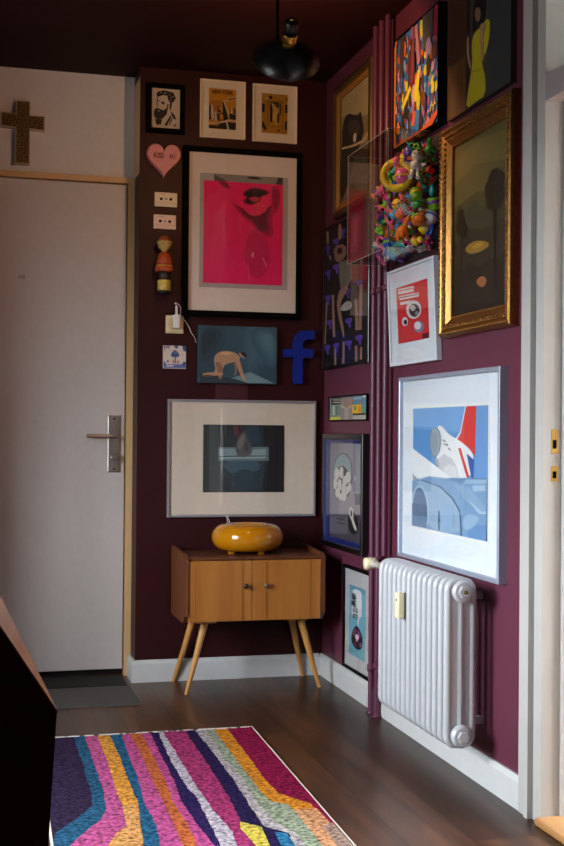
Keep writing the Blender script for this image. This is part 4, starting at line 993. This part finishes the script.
# patches where the bands change colour
for c, P in (('B8844E', [(-1.104,-1.80),(-1.152,-1.80),(-1.165,-1.994),(-1.233,-2.144),(-1.142,-2.165),(-1.123,-1.966)]), ('B8845E', [(-.672,-1.96),(-.602,-1.96),(-.600,-2.3),(-.674,-2.3)]),
             ('B8A444', [(-.86,-2.09),(-.848,-2.03),(-.80,-2.09),(-.815,-2.25),(-.85,-2.25)]), ('8E7468', [(-.63,-2.12),(-.595,-2.10),(-.597,-2.3),(-.64,-2.3)]), ('2A6486', [(-.775,-2.14),(-.745,-2.16),(-.75,-2.3),(-.79,-2.3)])):
    ar = sum(P[j][0]*P[(j+1)%len(P)][1]-P[(j+1)%len(P)][0]*P[j][1] for j in range(len(P)))
    if ar < 0: P = P[::-1]
    k += 1; o.add([(x, y, .0112+.0002*k) for x, y in P], [list(range(len(P)))], rugmat(c))
r_ = part(o, 'rug_pile', rug); r_.location = (.98, 2.0, 0)
o = MB()
o.zprism([(L0[0], YT+.006), (L0[0], YT-.004), (R0_[0], YT-.004), (R0_[0], YT+.006)], .001, .0125, BIND)
o.zprism([R0_, (R0_[0]-.004, YT), (R1_[0]-.004, YB), R1_], .001, .0125, M('CFC6B8', .9))
o.zprism([L0, (L0[0]+.007, YT), (L1[0]+.007, YB), L1], .001, .0125, M('CFC6B8', .9))
r_ = part(o, 'rug_binding', rug, 'cream stitched edge'); r_.location = (.98, 2.0, 0)

t = thing('doormat', 'black coir doormat lying against the entrance door', 'doormat', (-1.35, 0, 0))
m_ = part(MB().bbox((-.44, -.085, 0), (.44, .14, .008), .002, M('14120F', .95, noise=.4, scale=200, bump=1)), 'mat_pile', t); 
t = thing('doormat', 'grey ribbed doormat in front of the black mat', 'doormat', (-1.3, -.275, 0))
part(MB().zprism([(-.40, .18), (.395, .18), (.397, -.18), (-.39, -.18)], 0, .007, M('4C4644', .95, noise=.2, scale=220, bump=1)), 'mat_pile', t)

# ------------------------------------------------------------------ furniture at the left edge
FW = wood('mahogany', '2C140A', '3A1C0E', '462414', 'y', rough=.7, coat=0)
t = thing('wooden_bench', 'dark reddish wooden furniture end cut off by the left edge', 'furniture', (-1.5, -2.2, 0))
P = Vector((-1.452, -3.197, .611)); S1 = Vector((-1.630, -3.197, .884)); S2 = Vector((-1.642, -2.80, .972)); B = Vector((-1.485, -3.197, 0))
def off(v): return tuple(Vector(v)-Vector((-1.5, -2.2, 0)))
vs = [off(v) for v in (P, S1, (-2.05, -3.197, .884), (-2.05, -3.197, 0), B, S2, (-2.05, -2.80, .972), (-2.05, -2.80, 0), (-1.53, -2.80, 0))]
part(MB().add(vs, [(0,1,2,3,4), (5,8,7,6), (1,5,6,2), (2,6,7,3), (3,7,8,4), (0,4,8,5)], FW), 'side_board', t)
nn = (S1-P).cross(S2-P).normalized(); nn = nn if nn.z > 0 else -nn
E3 = [P, S1, S2]
part(MB().add([off(v) for v in E3]+[off(v+nn*.003) for v in E3], [(0,1,2),(3,5,4),(0,3,4,1),(1,4,5,2),(2,5,3,0)], wood('mahogany_edge', '7A4632', '8E5640', '9E664C', 'y', rough=.35, coat=.3)), 'sloping_edge', t, 'lighter polished sloping edge')

# ------------------------------------------------------------------ acrylic box of toys
BY0, BY1, BZ0, BZ1, BD = -.962, -1.418, 1.762, 2.176, .20
box = thing('acrylic_box', 'clear acrylic display box full of small toys on the right wall', 'display box', (0, (BY0+BY1)/2, BZ0))
bw_, bh_ = BY0-BY1, BZ1-BZ0
box.rotation_euler = (0, 0, -PI/2)
th = .004
part(MB().box((-bw_/2, -BD, 0), (bw_/2, -BD+th, bh_), ACRYL), 'front_panel', box)
part(MB().box((-bw_/2, -BD+th, 0), (-bw_/2+th, -.046, bh_), ACRYL), 'side_panel', box)
part(MB().box((bw_/2-th, -BD+th, 0), (bw_/2, -.001, bh_), ACRYL), 'side_panel', box)
part(MB().box((-bw_/2+th, -BD+th, bh_-th), (bw_/2-th, -.046, bh_), ACRYL), 'top_panel', box)
part(MB().box((-bw_/2+th, -BD+th, 0), (bw_/2-th, -.046, th), ACRYL), 'bottom_panel', box)
EDG = M('8E9094', .3)
o = MB()
e = .0007
for x in (-bw_/2, bw_/2): 
    o.box((x-e, -BD-e, -e), (x+e, -BD+e, bh_+e), EDG)
    for z in (0, bh_): o.box((x-e, -BD, z-e), (x+e, -.046, z+e), EDG)
for z in (0, bh_): o.box((-bw_/2, -BD-e, z-e), (bw_/2, -BD+e, z+e), EDG)
part(o, 'glued_edges', box, 'pale glued edges')
part(MB().box((-bw_/2+th, -.006, .0), (bw_/2-th, -.001, bh_), M('3A3036', .6)).box((-bw_/2+th, -.05, .0), (-bw_/2+th+.06, -.046, bh_-.02), M('3A3036', .6)), 'back_panel', box)

TC = {'red': 'D8202A', 'orange': 'F07818', 'yellow': 'F2D020', 'green': '28A83C', 'lime': '8CD028', 'teal': '1C9C98', 'blue': '1E56C8', 'sky blue': '4AB0E8', 'purple': '6A3AA8', 'pink': 'F06AA0', 'magenta': 'D02488', 'white': 'EEEAE6', 'brown': '7A4420'}
def tm(c): return M(TC[c], .3, coat=.4, noise=.03)
EYE = M('101014', .2)
def toy_ball(o, a, b):
    o.ball((0, 0, 0), .5, a, n=16); o.torus(.5, .05, b, n=20, m=6)
def toy_ring(o, a, b):
    T = Matrix.Rotation(PI/2, 4, 'X'); o.torus(.42, .12, a, T, n=24, m=8); o.ball((0, 0, .42), .16, b, n=10)
def toy_figure(o, a, b):
    o.lathe([(.12, -.15), (.2, -.12), (.17, .08), (.1, .14), (.06, .17)], a, None, 12); o.ball((0, 0, .32), .2, b, n=14)
    for s in (-1, 1):
        o.tube([(.12*s, 0, .08), (.28*s, -.05, -.02), (.34*s, -.08, .06)], .055, b, n=8); o.tube([(.09*s, 0, -.12), (.12*s, -.02, -.4), (.13*s, -.1, -.44)], .075, b, n=8)
        o.ball((.07*s, -.18, .35), .03, EYE, n=6)
def toy_car(o, a, b):
    o.bbox((-.5, -.2, -.12), (.5, .2, .1), .06, a); o.bbox((-.25, -.17, .08), (.25, .17, .28), .08, b)
    for x in (-.3, .3):
        for y in (-.2, .2): o.lathe([(.12, -.04), (.12, .04)], EYE, Matrix.Translation((x, y, -.12)) @ Matrix.Rotation(PI/2, 4, 'X'), 12)
def toy_star(o, a, b):
    P = [((.5 if i % 2 == 0 else .22)*math.sin(2*PI*i/10), (.5 if i % 2 == 0 else .22)*math.cos(2*PI*i/10)) for i in range(10)]
    o.prism(P, -.1, .1, a); o.ball((0, -.1, 0), .14, b, n=10, sy=.5)
def toy_fish(o, a, b):
    o.ball((0, 0, 0), .32, a, n=14, sx=1.4, sy=.6); o.prism([(-.38, 0), (-.62, .25), (-.62, -.25)], -.05, .05, b); o.prism([(-.1, .25), (.15, .25), (-.05, .45)], -.04, .04, b); o.ball((.28, -.15, .08), .05, EYE, n=6)
def toy_flower(o, a, b):
    for i in range(6): o.ball((.28*math.cos(PI*i/3), 0, .28*math.sin(PI*i/3)), .18, a, n=10, sy=.5)
    o.ball((0, -.08, 0), .16, b, n=10)
def toy_dino(o, a, b):
    o.ball((0, 0, 0), .26, a, n=14, sx=1.3); o.tube([(.2, 0, .1), (.32, 0, .32), (.42, -.02, .36)], .11, a, n=8); o.ball((.46, 0, .36), .13, a, n=10, sx=1.3)
    o.tube([(-.25, 0, 0), (-.45, 0, .02), (-.62, 0, .12)], .12, a, n=8, r1=.02)
    for x in (-.15, .17):
        for y in (-.12, .12): o.tube([(x, y, -.1), (x, y, -.38)], .07, a, n=8)
    for i in range(4): o.prism([(-.28+i*.15, .2), (-.2+i*.15, .36), (-.12+i*.15, .2)], -.02, .02, b)
def toy_block(o, a, b):
    o.bbox((-.4, -.25, -.22), (.4, .25, .15), .03, a)
    for x in (-.22, .0, .22): o.lathe([(.08, 0), (.08, .1)], a, Matrix.Translation((x, -.08, .14)), 12)
    o.bbox((-.2, -.27, -.12), (.2, -.24, .08), .01, b)
def toy_cup(o, a, b):
    o.lathe([(.24, -.4), (.32, -.35), (.38, .3), (.40, .32), (.36, .32), (.3, -.3), (1e-6, -.32)], a, None, 18); o.lathe([(.385, -.02), (.392, .02), (.392, .12), (.385, .15)], b, None, 18)
def toy_spring(o, a, b):
    pts = [(.22*math.cos(i*.8), .22*math.sin(i*.8), -.5+i*.022) for i in range(46)]
    o.tube(pts, .05, a, n=6); o.ball((.1, 0, .52), .13, b, n=10)
def toy_mush(o, a, b):
    o.lathe([(.14, -.45), (.17, -.4), (.13, 0)], b, None, 14); o.lathe([(.4, 0), (.42, .06), (.32, .28), (.12, .42), (1e-6, .45)], a, None, 18)
    for i in range(5): o.ball((.3*math.cos(i*1.25), .3*math.sin(i*1.25), .22), .07, b, n=6)
def toy_rocket(o, a, b):
    o.lathe([(.16, -.4), (.2, -.2), (.19, .1), (.1, .38), (1e-6, .52)], a, None, 14)
    for i in range(3):
        T = Matrix.Rotation(i*2*PI/3, 4, 'Z'); o.prism([(.15, -.15), (.4, -.45), (.15, -.35)], -.03, .03, b, T)
    o.ball((0, -.17, .08), .08, EYE, n=8)
def toy_bird(o, a, b):
    o.ball((0, 0, -.08), .34, a, n=14, sx=1.15, sz=.85); o.ball((.18, 0, .26), .22, a, n=12); o.lathe([(.08, 0), (.05, .1), (1e-6, .16)], b, Matrix.Translation((.36, 0, .24)) @ Matrix.Rotation(PI/2, 4, 'Y'), 8)
    o.ball((.26, -.16, .32), .04, EYE, n=6); o.ball((-.05, -.26, -.05), .18, b, n=8, sy=.4)
KINDS = [('toy_figure', 'doll figure', toy_figure), ('toy_ball', 'banded ball', toy_ball), ('toy_ring', 'ring', toy_ring), ('toy_car', 'car', toy_car), ('toy_star', 'star', toy_star), ('toy_fish', 'fish', toy_fish), ('toy_flower', 'flower', toy_flower),
         ('toy_dinosaur', 'dinosaur', toy_dino), ('toy_brick', 'building brick', toy_block), ('toy_cup', 'cup', toy_cup), ('toy_spring', 'spring', toy_spring), ('toy_mushroom', 'mushroom', toy_mush), ('toy_rocket', 'rocket', toy_rocket), ('toy_bird', 'bird', toy_bird)]
rt_ = random.Random(21); names = list(TC)
used = set()
def place_toy(kind, ca, cb, y, z, w_, s, rot=None, label=None):
    nm, word, fn = kind
    o = MB(); fn(o, tm(ca), tm(cb)); ob = o.build(nm)
    ob.location = (-w_, y, z); ob.scale = (s, s, s)
    if rot is None: rot = (rt_.uniform(-.7, .7), rt_.uniform(-.7, .7), -PI/2+rt_.uniform(-.4, 1.3))
    ob.rotation_euler = rot
    row = 'top' if z > 2.04 else ('upper' if z > 1.96 else ('lower' if z > 1.87 else 'bottom'))
    col_ = 'pipe side' if y > -1.12 else ('centre' if y > -1.27 else 'gold frame side')
    dep_ = 'back' if w_ < .05 else 'front'
    lab = label or '%s and %s toy %s, %s %s of acrylic box, %s' % (ca, cb, word, row, dep_, col_)
    tag(ob, lab, 'toy', 'small plastic toys in the acrylic box')
    return ob
combos = [(k, a, b) for k in KINDS for a in names for b in names if a != b]
rt_.shuffle(combos); ci = 0
big = []
# larger toys, by look
big.append(place_toy(KINDS[0], 'white', 'white', -1.385, 2.062, .085, .105, (0, .12, -PI/2+1.0), 'large plain white doll figure standing in the top of the acrylic box'))
big.append(place_toy(KINDS[2], 'yellow', 'pink', -1.325, 2.035, .135, .115, (0, 0, -PI/2+1.0), 'big yellow ring toy in the middle of the acrylic box'))
big.append(place_toy(KINDS[1], 'pink', 'yellow', -1.335, 2.03, .115, .062, (0, 0, 0), 'pink ball inside the big yellow ring in the acrylic box'))
big.append(place_toy(KINDS[7], 'orange', 'sky blue', -1.345, 1.83, .12, .085, None, 'large orange dinosaur toy low in the acrylic box'))
big.append(place_toy(KINDS[13], 'orange', 'brown', -1.39, 1.87, .075, .07, None, 'orange bird toy low in the acrylic box beside the gold frame'))
big.append(place_toy(KINDS[0], 'green', 'lime', -1.15, 2.075, .10, .08, None, 'green doll figure at the top of the toy pile'))
big.append(place_toy(KINDS[9], 'lime', 'yellow', -1.39, 1.955, .085, .055, None, 'lime green toy cup beside the gold frame'))
for zi in range(9):
    for yi in range(10):
        for layer in (0, 1):
            y = -1.0-yi*.0445+rt_.uniform(-.011, .011); z = 1.795+zi*.0415+rt_.uniform(-.011, .011)
            if z > 2.145 or (zi >= 7 and yi < 3): continue
            if layer and zi == 8 and yi < 6: continue
            y = max(-1.402, y)
            w_ = (.032 if layer == 0 else .080)+rt_.uniform(-.01, .014)
            if y > -.99: y -= .01
            if any(layer and math.hypot(b.location.y-y, b.location.z-z-(.02 if b is big[0] else 0)) < (.055 if b is big[0] else .036) for b in big): continue
            if layer == 0 and yi < 5 and (yi+zi) % 2: continue
            if y > -1.03 and w_ < .062: w_ = .075
            k, a, b = combos[ci]; ci += 1
            place_toy(k, a, b, y, z, w_, rt_.uniform(.046, .062))

# ------------------------------------------------------------------ light
def world():
    w = bpy.data.worlds.new('daylight'); sc.world = w; w.use_nodes = True; nt = w.node_tree
    b = nt.nodes['Background']; tc = nt.nodes.new('ShaderNodeTexCoord'); sp = nt.nodes.new('ShaderNodeSeparateXYZ'); cr = nt.nodes.new('ShaderNodeValToRGB')
    nt.links.new(tc.outputs['Generated'], sp.inputs[0]); nt.links.new(sp.outputs['Z'], cr.inputs['Fac'])
    e = cr.color_ramp.elements; e[0].position = 0; e[0].color = (.10, .105, .10, 1); e[1].position = .10; e[1].color = (.84, .89, .94, 1)
    nt.links.new(cr.outputs['Color'], b.inputs['Color']); b.inputs['Strength'].default_value = 9.0
world()
def portal(name, loc_, rot, sx, sy):
    l = bpy.data.lights.new(name, 'AREA'); l.shape = 'RECTANGLE'; l.size = sx; l.size_y = sy; l.cycles.is_portal = True
    o = bpy.data.objects.new(name, l); COL.objects.link(o); o.location = loc_; o.rotation_euler = rot
portal('window_portal', (XL-.44, (WY0+WY1)/2, (WZ0+WZ1)/2), (0, -PI/2, 0), WZ1-WZ0, WY1-WY0)
portal('window_portal', (2.35, -3.1, 1.45), (0, PI/2, 0), 1.3, 1.8)

sc.view_settings.view_transform = 'Standard'; sc.view_settings.look = 'None'; sc.view_settings.gamma = 1
sc.view_settings.use_curve_mapping = False
sc.view_settings.exposure = 2.35
sc.cycles.use_denoising = True
sc.cycles.max_bounces = 10; sc.cycles.diffuse_bounces = 5; sc.cycles.glossy_bounces = 4; sc.cycles.transparent_max_bounces = 24
sc.cycles.sample_clamp_indirect = 6
